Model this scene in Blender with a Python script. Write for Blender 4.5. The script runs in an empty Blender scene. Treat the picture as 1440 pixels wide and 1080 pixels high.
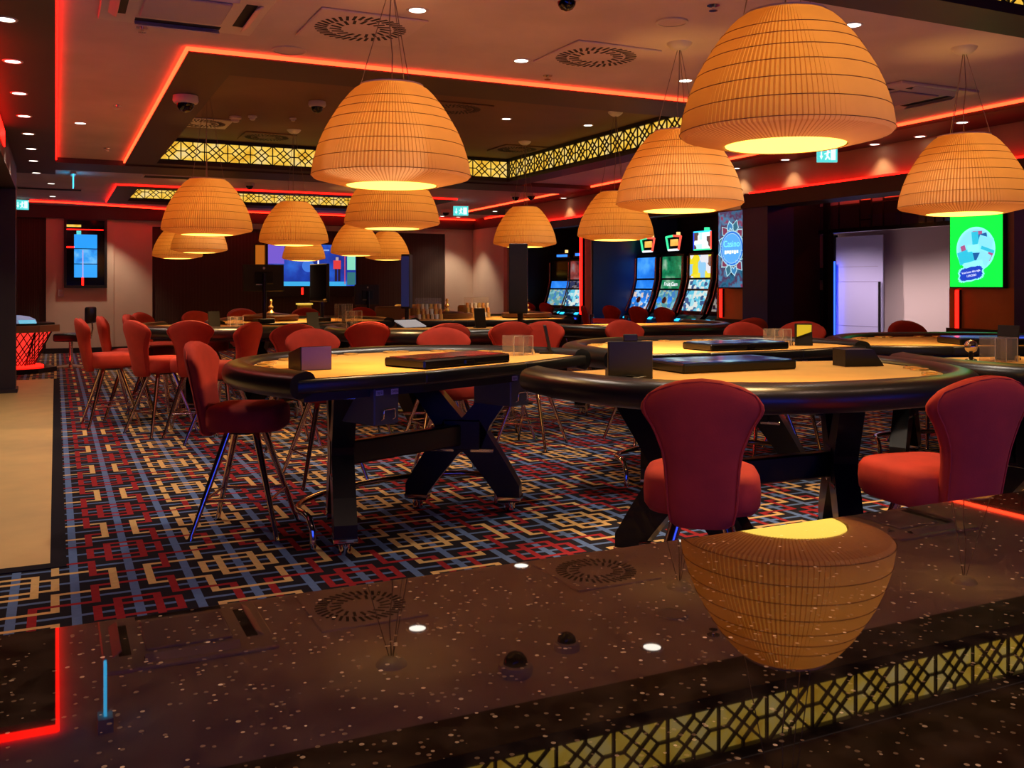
import bpy, bmesh, math, random
from mathutils import Vector, Matrix
R = math.radians
random.seed(7)
scene = bpy.context.scene
col = scene.collection

# ------------------------------------------------------------------ camera
FPX, HOR, CAMZ, VPX = 1330.0, 402.0, 1.28, 78.0     # focal length, horizon row, camera height, depth vanishing column (1440x1080 frame)
YAW = math.atan((720 - VPX) / FPX)                  # room depth axis is +Y, the camera looks to its right
cam_data = bpy.data.cameras.new('camera')
cam = bpy.data.objects.new('camera', cam_data)
col.objects.link(cam)
cam.location = (0, 0, CAMZ)
cam.rotation_euler = (R(90), 0, -YAW)
cam_data.sensor_fit = 'HORIZONTAL'
cam_data.sensor_width = 36.0
cam_data.lens = FPX / 1440 * 36.0
cam_data.shift_y = (HOR - 540) / 1440
cam_data.clip_start = 0.02
scene.camera = cam

# ------------------------------------------------------------------ world and colour
scene.view_settings.view_transform = 'Standard'
scene.view_settings.look = 'None'
scene.view_settings.gamma = 1
scene.view_settings.use_curve_mapping = False
scene.view_settings.exposure = 0.0
world = bpy.data.worlds.new('room_air')
scene.world = world
world.use_nodes = True
world.node_tree.nodes['Background'].inputs[0].default_value = (0.75, 0.50, 0.42, 1)
world.node_tree.nodes['Background'].inputs[1].default_value = 0.10
try:
    scene.cycles.sample_clamp_indirect = 4.0
    scene.cycles.use_denoising = True
    scene.cycles.max_bounces = 7
    scene.cycles.caustics_reflective = False
    scene.cycles.caustics_refractive = False
except Exception:
    pass

# pixel helpers: direction from a pixel, distance from a known height / wall plane
_F = (math.sin(YAW), math.cos(YAW)); _R = (math.cos(YAW), -math.sin(YAW))
def g(u, v, z=0.0):
    d = (CAMZ - z) * FPX / (v - HOR); l = (u - 720) / FPX * d
    return (_F[0]*d + _R[0]*l, _F[1]*d + _R[1]*l)
def dep(u, v, d):
    l = (u - 720) / FPX * d
    return (_F[0]*d + _R[0]*l, _F[1]*d + _R[1]*l, CAMZ + (HOR - v) / FPX * d)

# ------------------------------------------------------------------ mesh builder
class MB:
    def __init__(self):
        self.bm = bmesh.new()
    def box(self, c, s, rz=0.0, bev=0.0, seg=1, rot=None):
        m = Matrix.Translation(c) @ (rot if rot is not None else Matrix.Rotation(rz, 4, 'Z')) @ Matrix.Diagonal((s[0], s[1], s[2], 1))
        r = bmesh.ops.create_cube(self.bm, size=1.0, matrix=m)
        if bev > 0:
            es = set()
            for v in r['verts']:
                es.update(v.link_edges)
            bmesh.ops.bevel(self.bm, geom=list(es), offset=bev, segments=seg, affect='EDGES', profile=0.5)
        return self
    def b2(self, x0, x1, y0, y1, z0, z1, bev=0.0, seg=1):
        return self.box(((x0+x1)/2, (y0+y1)/2, (z0+z1)/2), (abs(x1-x0), abs(y1-y0), abs(z1-z0)), 0, bev, seg)
    def rings(self, rings, closed=False, cap0=True, cap1=True):
        bm = self.bm
        vr = [[bm.verts.new(p) for p in r] for r in rings]
        n = len(vr[0]); m = len(vr)
        for i in range(m if closed else m-1):
            a, b = vr[i], vr[(i+1) % m]
            for k in range(n):
                try: bm.faces.new((a[k], a[(k+1) % n], b[(k+1) % n], b[k]))
                except ValueError: pass
        if not closed:
            if cap0:
                try: bm.faces.new(list(reversed(vr[0])))
                except ValueError: pass
            if cap1:
                try: bm.faces.new(vr[-1])
                except ValueError: pass
        return self
    def cyl(self, p0, p1, r0, r1=None, n=14, cap=True):
        return self.tube([p0, p1], [r0, r0 if r1 is None else r1], n, cap=cap)
    def tube(self, pts, r, n=8, closed=False, cap=True, flat=None):
        pts = [Vector(p) for p in pts]; m = len(pts)
        rs = r if isinstance(r, (list, tuple)) else [r]*m
        rings = []; prev = None
        for i, p in enumerate(pts):
            if closed: t = (pts[(i+1) % m] - pts[i-1])
            else: t = pts[min(i+1, m-1)] - pts[max(i-1, 0)]
            t.normalize()
            if prev is None:
                up = Vector((0, 0, 1)) if abs(t.z) < 0.95 else Vector((1, 0, 0))
                a = t.cross(up).normalized()
            else:
                a = (prev - t * prev.dot(t)).normalized()
            prev = a; b = t.cross(a)
            rings.append([p + (a*math.cos(2*math.pi*k/n) + b*math.sin(2*math.pi*k/n)) * rs[i] for k in range(n)])
        return self.rings(rings, closed, cap, cap)
    def lathe(self, prof, n=32, c=(0, 0, 0), cap0=False, cap1=False):
        rings = [[(c[0]+r*math.cos(2*math.pi*k/n), c[1]+r*math.sin(2*math.pi*k/n), c[2]+z) for k in range(n)] for r, z in prof]
        return self.rings(rings, False, cap0, cap1)
    def prism(self, poly, z0, z1):
        return self.rings([[(x, y, z0) for x, y in poly], [(x, y, z1) for x, y in poly]])
    def face(self, pts):
        self.bm.faces.new([self.bm.verts.new(p) for p in pts]); return self
    def mesh(self, name, m, smooth=None):
        me = bpy.data.meshes.new(name)
        bmesh.ops.recalc_face_normals(self.bm, faces=self.bm.faces)
        self.bm.to_mesh(me); self.bm.free()
        if m is not None: me.materials.append(m)
        if smooth is not None:
            me.shade_smooth()
            try: me.set_sharp_from_angle(angle=R(smooth))
            except Exception: pass
        return me
    def build(self, name, m, parent=None, smooth=None, loc=None, rz=0.0):
        o = bpy.data.objects.new(name, self.mesh(name, m, smooth))
        col.objects.link(o)
        if parent is not None: o.parent = parent
        if loc is not None: o.location = loc
        o.rotation_euler = (0, 0, rz)
        return o

def inst(name, me, parent=None, loc=(0, 0, 0), rz=0.0, rot=None, scale=None):
    o = bpy.data.objects.new(name, me); col.objects.link(o)
    if parent is not None: o.parent = parent
    o.location = loc
    o.rotation_euler = rot if rot is not None else (0, 0, rz)
    if scale: o.scale = scale
    return o
def tag(o, label=None, cat=None, group=None, kind=None):
    if label: o['label'] = label
    if cat: o['category'] = cat
    if group: o['group'] = group
    if kind: o['kind'] = kind
    return o
def struct(o): o['kind'] = 'structure'; return o
def thing(name, label, cat, loc=(0, 0, 0), rz=0.0, group=None):
    o = bpy.data.objects.new(name, None); col.objects.link(o)
    o.empty_display_size = 0.1
    o.location = loc; o.rotation_euler = (0, 0, rz)
    return tag(o, label, cat, group)
def copy_tree(o, parent=None):
    c = o.copy(); col.objects.link(c); c.parent = parent
    for ch in o.children: copy_tree(ch, c)
    return c
def text_part(name, body, size, m, parent, loc, rot, extrude=0.0005, align='CENTER'):
    cu = bpy.data.curves.new('lettering', 'FONT'); cu.body = body; cu.size = size
    cu.align_x = align; cu.align_y = 'CENTER'; cu.extrude = extrude; cu.resolution_u = 3
    t = bpy.data.objects.new('tmp_text', cu); col.objects.link(t)
    dg = bpy.context.evaluated_depsgraph_get()
    me = bpy.data.meshes.new_from_object(t.evaluated_get(dg))
    bpy.data.objects.remove(t); bpy.data.curves.remove(cu)
    me.materials.clear(); me.materials.append(m); me.name = name
    return inst(name, me, parent, loc, rot=rot)

# ------------------------------------------------------------------ materials
def new_mat(name):
    m = bpy.data.materials.new(name); m.use_nodes = True
    nt = m.node_tree; b = nt.nodes['Principled BSDF']
    return m, nt, b
def mat(name, c, rough=0.6, metal=0.0, spec=0.5, var=0.0, scale=8.0, bump=0.0, bscale=60.0, coat=0.0, sheen=0.0, sheen_tint=None, alpha=None):
    m, nt, b = new_mat(name)
    b.inputs['Base Color'].default_value = (*c, 1)
    b.inputs['Roughness'].default_value = rough
    b.inputs['Metallic'].default_value = metal
    b.inputs['Specular IOR Level'].default_value = spec
    b.inputs['Coat Weight'].default_value = coat
    b.inputs['Coat Roughness'].default_value = 0.05
    b.inputs['Sheen Weight'].default_value = sheen
    if sheen_tint: b.inputs['Sheen Tint'].default_value = (*sheen_tint, 1)
    tc = nt.nodes.new('ShaderNodeTexCoord')
    if var > 0:
        n = nt.nodes.new('ShaderNodeTexNoise'); n.inputs['Scale'].default_value = scale; n.inputs['Detail'].default_value = 5
        nt.links.new(tc.outputs['Object'], n.inputs['Vector'])
        r = nt.nodes.new('ShaderNodeValToRGB')
        r.color_ramp.elements[0].position = 0.3; r.color_ramp.elements[1].position = 0.7
        r.color_ramp.elements[0].color = (*[max(0, x*(1-var)) for x in c], 1)
        r.color_ramp.elements[1].color = (*[min(1, x*(1+var)) for x in c], 1)
        nt.links.new(n.outputs['Fac'], r.inputs['Fac']); nt.links.new(r.outputs['Color'], b.inputs['Base Color'])
    if bump > 0:
        n2 = nt.nodes.new('ShaderNodeTexNoise'); n2.inputs['Scale'].default_value = bscale; n2.inputs['Detail'].default_value = 3
        nt.links.new(tc.outputs['Object'], n2.inputs['Vector'])
        bp = nt.nodes.new('ShaderNodeBump'); bp.inputs['Strength'].default_value = bump; bp.inputs['Distance'].default_value = 0.01
        nt.links.new(n2.outputs['Fac'], bp.inputs['Height']); nt.links.new(bp.outputs['Normal'], b.inputs['Normal'])
    return m
def emit(name, c, s=1.0):
    m, nt, b = new_mat(name)
    b.inputs['Base Color'].default_value = (*[x*0.3 for x in c], 1)
    b.inputs['Emission Color'].default_value = (*c, 1)
    b.inputs['Emission Strength'].default_value = s
    b.inputs['Roughness'].default_value = 0.4
    return m
def emit_pattern(name, cols, s=1.0, scale=6.0, kind='VORONOI', stretch=(1, 1, 1)):
    """an active screen: blocks of coloured light"""
    m, nt, b = new_mat(name)
    tc = nt.nodes.new('ShaderNodeTexCoord'); mp = nt.nodes.new('ShaderNodeMapping')
    mp.inputs['Scale'].default_value = stretch
    nt.links.new(tc.outputs['Object'], mp.inputs['Vector'])
    if kind == 'VORONOI':
        t = nt.nodes.new('ShaderNodeTexVoronoi'); t.inputs['Scale'].default_value = scale; t.distance = 'CHEBYCHEV'
        out = nt.nodes.new('ShaderNodeSeparateColor'); nt.links.new(t.outputs['Color'], out.inputs[0]); fac = out.outputs[0]
    else:
        t = nt.nodes.new('ShaderNodeTexNoise'); t.inputs['Scale'].default_value = scale; t.inputs['Detail'].default_value = 4; fac = t.outputs['Fac']
    nt.links.new(mp.outputs['Vector'], t.inputs['Vector'])
    r = nt.nodes.new('ShaderNodeValToRGB'); cr = r.color_ramp
    if kind == 'VORONOI': cr.interpolation = 'CONSTANT'
    lo, hi = (0.0, 1.0) if kind == 'VORONOI' else (0.3, 0.7)
    while len(cr.elements) < len(cols): cr.elements.new(0.5)
    for i, c in enumerate(cols):
        cr.elements[i].position = lo + (hi-lo)*i/(len(cols) if kind == 'VORONOI' else len(cols)-1)
        cr.elements[i].color = (*c, 1)
    nt.links.new(fac, r.inputs['Fac']); nt.links.new(r.outputs['Color'], b.inputs['Emission Color'])
    b.inputs['Emission Strength'].default_value = s
    b.inputs['Base Color'].default_value = (0.01, 0.01, 0.01, 1); b.inputs['Roughness'].default_value = 0.2
    return m
def granite(name):
    m, nt, b = new_mat(name)
    tc = nt.nodes.new('ShaderNodeTexCoord')
    base = None
    def speck(scale, thr, keep, c, prev):
        v = nt.nodes.new('ShaderNodeTexVoronoi'); v.inputs['Scale'].default_value = scale
        nt.links.new(tc.outputs['Object'], v.inputs['Vector'])
        a = nt.nodes.new('ShaderNodeMath'); a.operation = 'LESS_THAN'; a.inputs[1].default_value = thr
        nt.links.new(v.outputs['Distance'], a.inputs[0])
        s = nt.nodes.new('ShaderNodeSeparateColor'); nt.links.new(v.outputs['Color'], s.inputs[0])
        k = nt.nodes.new('ShaderNodeMath'); k.operation = 'GREATER_THAN'; k.inputs[1].default_value = keep
        nt.links.new(s.outputs[0], k.inputs[0])
        p = nt.nodes.new('ShaderNodeMath'); p.operation = 'MULTIPLY'
        nt.links.new(a.outputs[0], p.inputs[0]); nt.links.new(k.outputs[0], p.inputs[1])
        mx = nt.nodes.new('ShaderNodeMix'); mx.data_type = 'RGBA'
        nt.links.new(p.outputs[0], mx.inputs['Factor'])
        if isinstance(prev, tuple): mx.inputs['A'].default_value = (*prev, 1)
        else: nt.links.new(prev, mx.inputs['A'])
        mx.inputs['B'].default_value = (*c, 1)
        return mx.outputs['Result']
    n = nt.nodes.new('ShaderNodeTexNoise'); n.inputs['Scale'].default_value = 55; n.inputs['Detail'].default_value = 6
    nt.links.new(tc.outputs['Object'], n.inputs['Vector'])
    r = nt.nodes.new('ShaderNodeValToRGB'); r.color_ramp.elements[0].position = 0.38; r.color_ramp.elements[1].position = 0.72
    r.color_ramp.elements[0].color = (0.006, 0.004, 0.003, 1); r.color_ramp.elements[1].color = (0.035, 0.024, 0.017, 1)
    nt.links.new(n.outputs['Fac'], r.inputs['Fac'])
    x = speck(240, 0.26, 0.70, (0.16, 0.11, 0.07), r.outputs['Color'])
    x = speck(170, 0.19, 0.80, (0.40, 0.30, 0.20), x)
    x = speck(84, 0.095, 0.72, (0.75, 0.60, 0.44), x)
    nt.links.new(x, b.inputs['Base Color'])
    b.inputs['Roughness'].default_value = 0.015
    b.inputs['IOR'].default_value = 1.75
    return m
def slatted(name, c, scale=30.0):
    m, nt, b = new_mat(name)
    tc = nt.nodes.new('ShaderNodeTexCoord')
    w = nt.nodes.new('ShaderNodeTexWave'); w.bands_direction = 'X'; w.inputs['Scale'].default_value = scale; w.inputs['Distortion'].default_value = 0.6
    nt.links.new(tc.outputs['Object'], w.inputs['Vector'])
    r = nt.nodes.new('ShaderNodeValToRGB')
    r.color_ramp.elements[0].color = (*[x*0.55 for x in c], 1); r.color_ramp.elements[1].color = (*c, 1)
    nt.links.new(w.outputs['Fac'], r.inputs['Fac']); nt.links.new(r.outputs['Color'], b.inputs['Base Color'])
    bp = nt.nodes.new('ShaderNodeBump'); bp.inputs['Strength'].default_value = 0.5; bp.inputs['Distance'].default_value = 0.01
    nt.links.new(w.outputs['Fac'], bp.inputs['Height']); nt.links.new(bp.outputs['Normal'], b.inputs['Normal'])
    b.inputs['Roughness'].default_value = 0.7
    return m
def shade_mat(name, c):
    m = bpy.data.materials.new(name); m.use_nodes = True; nt = m.node_tree; nt.nodes.clear()
    o = nt.nodes.new('ShaderNodeOutputMaterial')
    d = nt.nodes.new('ShaderNodeBsdfDiffuse'); t = nt.nodes.new('ShaderNodeBsdfTranslucent'); mx = nt.nodes.new('ShaderNodeMixShader')
    tc = nt.nodes.new('ShaderNodeTexCoord'); n = nt.nodes.new('ShaderNodeTexNoise'); n.inputs['Scale'].default_value = 14
    nt.links.new(tc.outputs['Object'], n.inputs['Vector'])
    r = nt.nodes.new('ShaderNodeValToRGB')
    r.color_ramp.elements[0].color = (*[x*0.9 for x in c], 1); r.color_ramp.elements[1].color = (*c, 1)
    nt.links.new(n.outputs['Fac'], r.inputs['Fac'])
    nt.links.new(r.outputs['Color'], d.inputs['Color']); nt.links.new(r.outputs['Color'], t.inputs['Color'])
    mx.inputs[0].default_value = 0.55
    nt.links.new(d.outputs[0], mx.inputs[1]); nt.links.new(t.outputs[0], mx.inputs[2]); nt.links.new(mx.outputs[0], o.inputs[0])
    return m
def glass_mat(name, c, a=0.25, rough=0.05):
    m = bpy.data.materials.new(name); m.use_nodes = True; nt = m.node_tree; nt.nodes.clear()
    o = nt.nodes.new('ShaderNodeOutputMaterial')
    tr = nt.nodes.new('ShaderNodeBsdfTransparent'); tr.inputs[0].default_value = (*c, 1)
    p = nt.nodes.new('ShaderNodeBsdfPrincipled'); p.inputs['Base Color'].default_value = (*c, 1); p.inputs['Roughness'].default_value = rough
    mx = nt.nodes.new('ShaderNodeMixShader'); mx.inputs[0].default_value = a
    nt.links.new(tr.outputs[0], mx.inputs[1]); nt.links.new(p.outputs[0], mx.inputs[2]); nt.links.new(mx.outputs[0], o.inputs[0])
    return m

M = {}
M['ceil'] = mat('ceiling_plaster', (0.62, 0.505, 0.50), 0.75, var=0.10, scale=1.6, bump=0.08, bscale=4)
M['ceil_dark'] = mat('ceiling_dark_paint', (0.045, 0.026, 0.020), 0.55, var=0.1, scale=2)
M['ceil_brown'] = mat('ceiling_brown_paint', (0.15, 0.075, 0.038), 0.6, var=0.15, scale=1.2)
M['white_paint'] = mat('wall_cream_paint', (0.74, 0.60, 0.48), 0.8, var=0.05, scale=2)
M['dark_wood'] = slatted('dark_slatted_panel', (0.085, 0.052, 0.042), 11)
M['dark_wall'] = mat('dark_wall_panel', (0.030, 0.022, 0.020), 0.5, var=0.15, scale=3)
M['navy'] = mat('navy_lacquer', (0.030, 0.036, 0.17), 0.35, var=0.1, scale=2)
M['brown_wall'] = mat('wall_brown_plaster', (0.46, 0.28, 0.17), 0.65, var=0.15, scale=1.5)
M['orange_wood'] = mat('orange_veneer', (0.56, 0.26, 0.09), 0.45, var=0.12, scale=3)
M['tile_floor'] = mat('beige_floor_tile', (0.70, 0.46, 0.18), 0.42, var=0.07, scale=4)
M['black'] = mat('black_lacquer', (0.004, 0.004, 0.005), 0.28, spec=0.35, coat=0.2)
M['black_matte'] = mat('black_plastic', (0.010, 0.010, 0.011), 0.45)
M['leather'] = mat('black_leather', (0.010, 0.009, 0.009), 0.31, spec=0.6, bump=0.06, bscale=220)
M['felt'] = mat('tan_felt', (0.72, 0.375, 0.075), 0.9, var=0.08, scale=5, bump=0.05, bscale=300)
M['velvet'] = mat('red_velvet', (0.44, 0.028, 0.010), 0.85, var=0.16, scale=9, bump=0.05, bscale=160, sheen=0.10, sheen_tint=(1.0, 0.14, 0.10))
M['chrome'] = mat('chrome', (0.78, 0.72, 0.68), 0.09, 1.0)
M['brass'] = mat('polished_brass', (1.0, 0.66, 0.22), 0.25, 0.55)
M['granite'] = granite('dark_speckled_granite')
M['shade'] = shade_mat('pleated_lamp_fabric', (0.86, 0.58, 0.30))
M['shadow_fold'] = shade_mat('shadowed_pleat_fabric', (0.62, 0.33, 0.13))  # steep pleat faces: doubled cloth, and shade between pleats put into the colour
M['thread'] = mat('dark_thread', (0.30, 0.14, 0.06), 0.9)
M['diffuser'] = emit('lamp_diffuser_glow', (1.0, 0.64, 0.09), 3.6)
M['white_metal'] = mat('white_metal', (0.62, 0.55, 0.50), 0.4)
M['cable'] = mat('grey_cable', (0.25, 0.18, 0.14), 0.5)
M['red_led'] = emit('red_led_strip', (1.0, 0.006, 0.003), 6.0)
M['red_led_far'] = emit('red_led_strip_far', (1.0, 0.010, 0.003), 12.0)
M['red_led_hot'] = emit('red_led_strip_hot', (1.0, 0.045, 0.012), 6.5)
M['onyx'] = emit_pattern('backlit_onyx', [(0.80, 0.38, 0.02), (1.0, 0.62, 0.08), (0.90, 0.66, 0.26)], 1.0, 7.0, 'NOISE')
M['lattice'] = mat('lattice_black_metal', (0.012, 0.009, 0.007), 0.5)
M['downlight'] = emit('downlight_glow', (1.0, 0.93, 0.80), 5.0)
M['vent_dark'] = mat('vent_slot_black', (0.01, 0.008, 0.007), 0.7)
M['exit_green'] = emit('exit_sign_teal', (0.10, 0.75, 0.72), 1.0)
M['exit_white'] = emit('exit_sign_white', (0.75, 1.0, 0.98), 1.2)
M['cyan_glow'] = emit('cyan_edge_glow', (0.05, 0.55, 1.0), 2.6)
M['blue_led'] = emit('blue_led_strip', (0.03, 0.10, 1.0), 5.0)
M['acrylic'] = glass_mat('clear_acrylic', (0.96, 0.92, 0.88), 0.07)
M['grey_box'] = mat('grey_steel_box', (0.075, 0.075, 0.085), 0.4)
M['paper'] = mat('white_sticker', (0.62, 0.62, 0.68), 0.7)
M['ink'] = mat('dark_ink', (0.03, 0.03, 0.06), 0.7)
M['screen_black'] = mat('black_screen_glass', (0.004, 0.004, 0.006), 0.08)
M['carpet_black'] = mat('carpet_black', (0.014, 0.012, 0.018), 0.95, spec=0.1)
M['carpet_blue'] = mat('carpet_blue', (0.105, 0.17, 0.36), 0.95, spec=0.1, var=0.08, scale=40)
M['carpet_red'] = mat('carpet_red', (0.30, 0.020, 0.026), 0.95, spec=0.1, var=0.08, scale=40)
M['carpet_yellow'] = mat('carpet_gold', (0.66, 0.42, 0.17), 0.95, spec=0.1, var=0.08, scale=40)
# ------------------------------------------------------------------ floor: patterned carpet woven from one repeat
SX, SY, CX0, CY0 = 0.917, 0.908, 0.762, 4.495
def fret(da, db):
    A, B = abs(da), abs(db)
    if 0.402 <= A <= 0.438 and B <= 0.18: return 'top'
    if 0.395 <= B <= 0.425 and A <= 0.185: return 'top'
    if 0.065 <= A <= 0.10 and B <= 0.18: return 'x'
    if 0.15 <= A <= 0.185 and (B <= 0.10 or 0.15 <= B <= 0.425): return 'x'
    if 0.15 <= B <= 0.18 and (A <= 0.10 or 0.15 <= A <= 0.438): return 'x'
    if 0.07 <= B <= 0.10 and A <= 0.185: return 'x'
    return None
def wrap(x): return x - math.floor(x + 0.5)
def carpet_colour(a, b):
    y = fret(wrap(a), wrap(b)); r = fret(wrap(a-0.5), wrap(b-0.5))
    if y == 'top': return 3
    if r: return 2
    if y: return 3
    if abs(wrap(a*4)/4) < 0.0195: return 1
    if abs(wrap(b*4)/4) < 0.0135: return 1
    return 0
def build_carpet(x0, x1, y0, y1):
    ea = set(); eb = set()
    for c in (0.0, 0.5):
        for s in (-1, 1):
            for e in (0.402, 0.438, 0.185, 0.065, 0.10, 0.15): ea.add(round((c+s*e) % 1, 5))
            for e in (0.18, 0.395, 0.425, 0.10, 0.15, 0.07): eb.add(round((c+s*e) % 1, 5))
    for k in range(4):
        for s in (-1, 1):
            ea.add(round((k*0.25+s*0.0195) % 1, 5)); eb.add(round((k*0.25+s*0.0135) % 1, 5))
    ea = sorted(ea | {0.0, 1.0}); eb = sorted(eb | {0.0, 1.0})
    na, nb = len(ea)-1, len(eb)-1
    grid = [[carpet_colour((ea[i]+ea[i+1])/2, (eb[j]+eb[j+1])/2) for i in range(na)] for j in range(nb)]
    used = [[False]*na for _ in range(nb)]; rects = []
    for j in range(nb):
        for i in range(na):
            if used[j][i]: continue
            c = grid[j][i]; i2 = i
            while i2+1 < na and grid[j][i2+1] == c and not used[j][i2+1]: i2 += 1
            j2 = j
            while j2+1 < nb and all(grid[j2+1][k] == c and not used[j2+1][k] for k in range(i, i2+1)): j2 += 1
            for jj in range(j, j2+1):
                for k in range(i, i2+1): used[jj][k] = True
            rects.append((ea[i], ea[i2+1], eb[j], eb[j2+1], c))
    verts, faces, mi = [], [], []
    for m in range(math.floor((x0-CX0)/SX), math.ceil((x1-CX0)/SX)):
        for n in range(math.floor((y0-CY0)/SY), math.ceil((y1-CY0)/SY)):
            for a0, a1, b0, b1, c in rects:
                X0 = max(x0, CX0+(m+a0)*SX); X1 = min(x1, CX0+(m+a1)*SX); Y0 = max(y0, CY0+(n+b0)*SY); Y1 = min(y1, CY0+(n+b1)*SY)
                if X1-X0 < 1e-5 or Y1-Y0 < 1e-5: continue
                k = len(verts)
                verts += [(X0, Y0, 0), (X1, Y0, 0), (X1, Y1, 0), (X0, Y1, 0)]
                faces.append((k, k+1, k+2, k+3)); mi.append(c)
    me = bpy.data.meshes.new('floor'); me.from_pydata(verts, [], faces)
    for k in ('carpet_black', 'carpet_blue', 'carpet_red', 'carpet_yellow'): me.materials.append(M[k])
    me.polygons.foreach_set('material_index', mi); me.update()
    o = bpy.data.objects.new('floor', me); col.objects.link(o); return struct(o)
fl = build_carpet(-1.6, 9.4, 0.9, 20.0)
tag(fl, 'black carpet woven with blue lines and red and gold interlocking squares')
struct(MB().b2(-4, 13.2, -3, 21, -0.12, -0.004).build('floor', M['carpet_black']))
tf = struct(MB().b2(-4, -0.022, 4.84, 14.44, -0.002, 0.004).build('floor', M['tile_floor'])); tag(tf, 'plain beige walkway floor beside the carpet')
bt = MB(); bt.b2(-0.022, 0.046, 4.76, 14.44, -0.002, 0.005); bt.b2(-4, -0.022, 4.76, 4.84, -0.002, 0.005)
tag(struct(bt.build('trim_1', M['carpet_black'])), 'black border strip along the beige walkway')

# ------------------------------------------------------------------ ceiling
ZC, ZB, ZI = 2.80, 2.76, 3.08
c = MB()
for x0, x1, y0, y1 in [(0.015, 7.5, 3.76, 6.30), (0.015, 0.76, 6.30, 12.4), (6.16, 7.6, 6.30, 12.4), (-3, 0.015, 3.76, 4.45),
                       (-3, 8.8, 13.2, 15.2), (-3, 0.82, 15.2, 18.3), (6.27, 8.8, 15.2, 18.3), (-3, 8.8, 18.3, 20.4)]:
    c.b2(x0, x1, y0, y1, ZC, ZC+0.05)
tag(struct(c.build('ceiling', M['ceil'])), 'pinkish plaster ceiling around the recesses')
c = MB()   # dark dropped frames round the recesses, left soffit, cross band
def frame(mb, x0, x1, y0, y1, i0, i1, j0, j1, z0=ZB, z1=ZC+0.02):
    mb.b2(x0, x1, y0, j0, z0, z1); mb.b2(x0, x1, j1, y1, z0, z1); mb.b2(x0, i0, j0, j1, z0, z1); mb.b2(i1, x1, j0, j1, z0, z1)
frame(c, 0.76, 6.16, 6.30, 12.4, 1.10, 5.81, 6.85, 12.16)
frame(c, 0.82, 6.27, 15.2, 18.3, 1.13, 5.90, 15.55, 17.75)
c.b2(-3, 7.6, 3.45, 3.76, ZB, ZC+0.02)
c.b2(-3, 0.0, 4.45, 12.4, 2.74, ZC+0.02)
c.b2(-3, 0.0, 12.4, 13.75, 2.74, ZC+0.02); c.b2(0.0, 7.4, 12.4, 13.2, 2.74, ZC+0.02)
c.prism([(7.03, 2.5), (7.85, 2.5), (7.85, 16.2), (8.85, 16.2), (8.85, 17.75), (7.52, 17.75), (7.08, 5.5)], 2.74, ZC+0.04)
tag(struct(c.build('ceiling', M['ceil_dark'])), 'dark dropped ceiling bands and soffits')
c = MB()
c.b2(-3, 7.6, -2.2, 3.45, ZI, ZI+0.05); c.b2(0.9, 6.0, 6.7, 12.3, ZI, ZI+0.05); c.b2(0.9, 6.1, 15.4, 17.9, ZI, ZI+0.05)
for x0, x1, y0, y1 in [(1.08, 1.10, 6.85, 12.2), (1.1, 5.83, 6.83, 6.85), (1.11, 1.13, 15.55, 17.8), (5.90, 5.92, 15.55, 17.8), (1.1, 5.9, 15.53, 15.55)]:
    c.b2(x0, x1, y0, y1, ZC, ZI)
tag(struct(c.build('ceiling', M['ceil_brown'])), 'brown raised ceiling inside the recesses')
fz = MB()   # rough dark frieze over the far wall
fz.b2(-3, 8.8, 19.75, 19.95, 2.56, 2.79); fz.b2(8.58, 8.7, 16.4, 19.8, 2.56, 2.79)
tag(struct(fz.build('trim_2', M['ceil_dark'])), 'dark frieze over the far wall')

# ------------------------------------------------------------------ backlit lattice boxes
def lattice_mesh(w, h):
    mb = MB(); t = 0.012; d = 0.014
    def bar(a, b, th=t):
        a = Vector((a[0]*w, 0, a[1]*h)); b = Vector((b[0]*w, 0, b[1]*h)); v = b-a
        ang = math.atan2(v.z, v.x)
        mb.box((a+b)/2, (v.length, d, th), rot=Matrix.Rotation(-ang, 4, 'Y'))
    for a, b in [((0, 0), (0, 1)), ((0, .03), (1, .03)), ((0, .97), (1, .97)),
                 ((0, 0), (1, 1)), ((0, 1), (1, 0)), ((.18, .5), (.5, .82)), ((.5, .82), (.82, .5)), ((.82, .5), (.5, .18)), ((.5, .18), (.18, .5)),
                 ((0, .5), (.18, .5)), ((.82, .5), (1, .5)), ((.5, 0), (.5, .18)), ((.5, .82), (.5, 1))]:
        bar(a, b)
    return mb.mesh('lattice_panel', M['lattice'])
def lattice_box(label, p0, p1, n, z0=2.80, z1=3.05):
    p0 = Vector((*p0, 0)); p1 = Vector((*p1, 0)); L = (p1-p0).length; ang = math.atan2((p1-p0).y, (p1-p0).x)
    t = thing('lattice_light_box', label, 'ceiling light', (p0.x, p0.y, z0), ang, 'backlit lattice strips of the ceiling recesses')
    me = lattice_mesh(L/n, z1-z0)
    for k in range(n): inst('lattice_panel', me, t, (k*L/n, 0, 0))
    MB().b2(0, L, 0.035, 0.05, 0.0, z1-z0).build('glow_panel', M['onyx'], t)
    MB().b2(-0.03, L+0.03, -0.012, 0.06, z1-z0-0.008, z1-z0+0.03).build('top_frame', M['lattice'], t)
    MB().b2(L-0.012, L+0.02, -0.012, 0.05, 0, z1-z0).build('end_post', M['lattice'], t)
    return t
lattice_box('long backlit yellow lattice strip on the back of the large ceiling recess', (1.10, 12.13), (5.80, 12.13), 17)
lattice_box('backlit yellow lattice strip along the right side of the large ceiling recess', (5.79, 12.14), (5.79, 6.86), 19)
lattice_box('backlit yellow lattice strip of the farther ceiling recess, near the far wall', (1.13, 17.72), (5.90, 17.72), 17)
lattice_box('backlit yellow lattice strip overhead at the bar, mirrored in the granite top', (-2.6, 3.47), (7.2, 3.47), 35)

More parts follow.
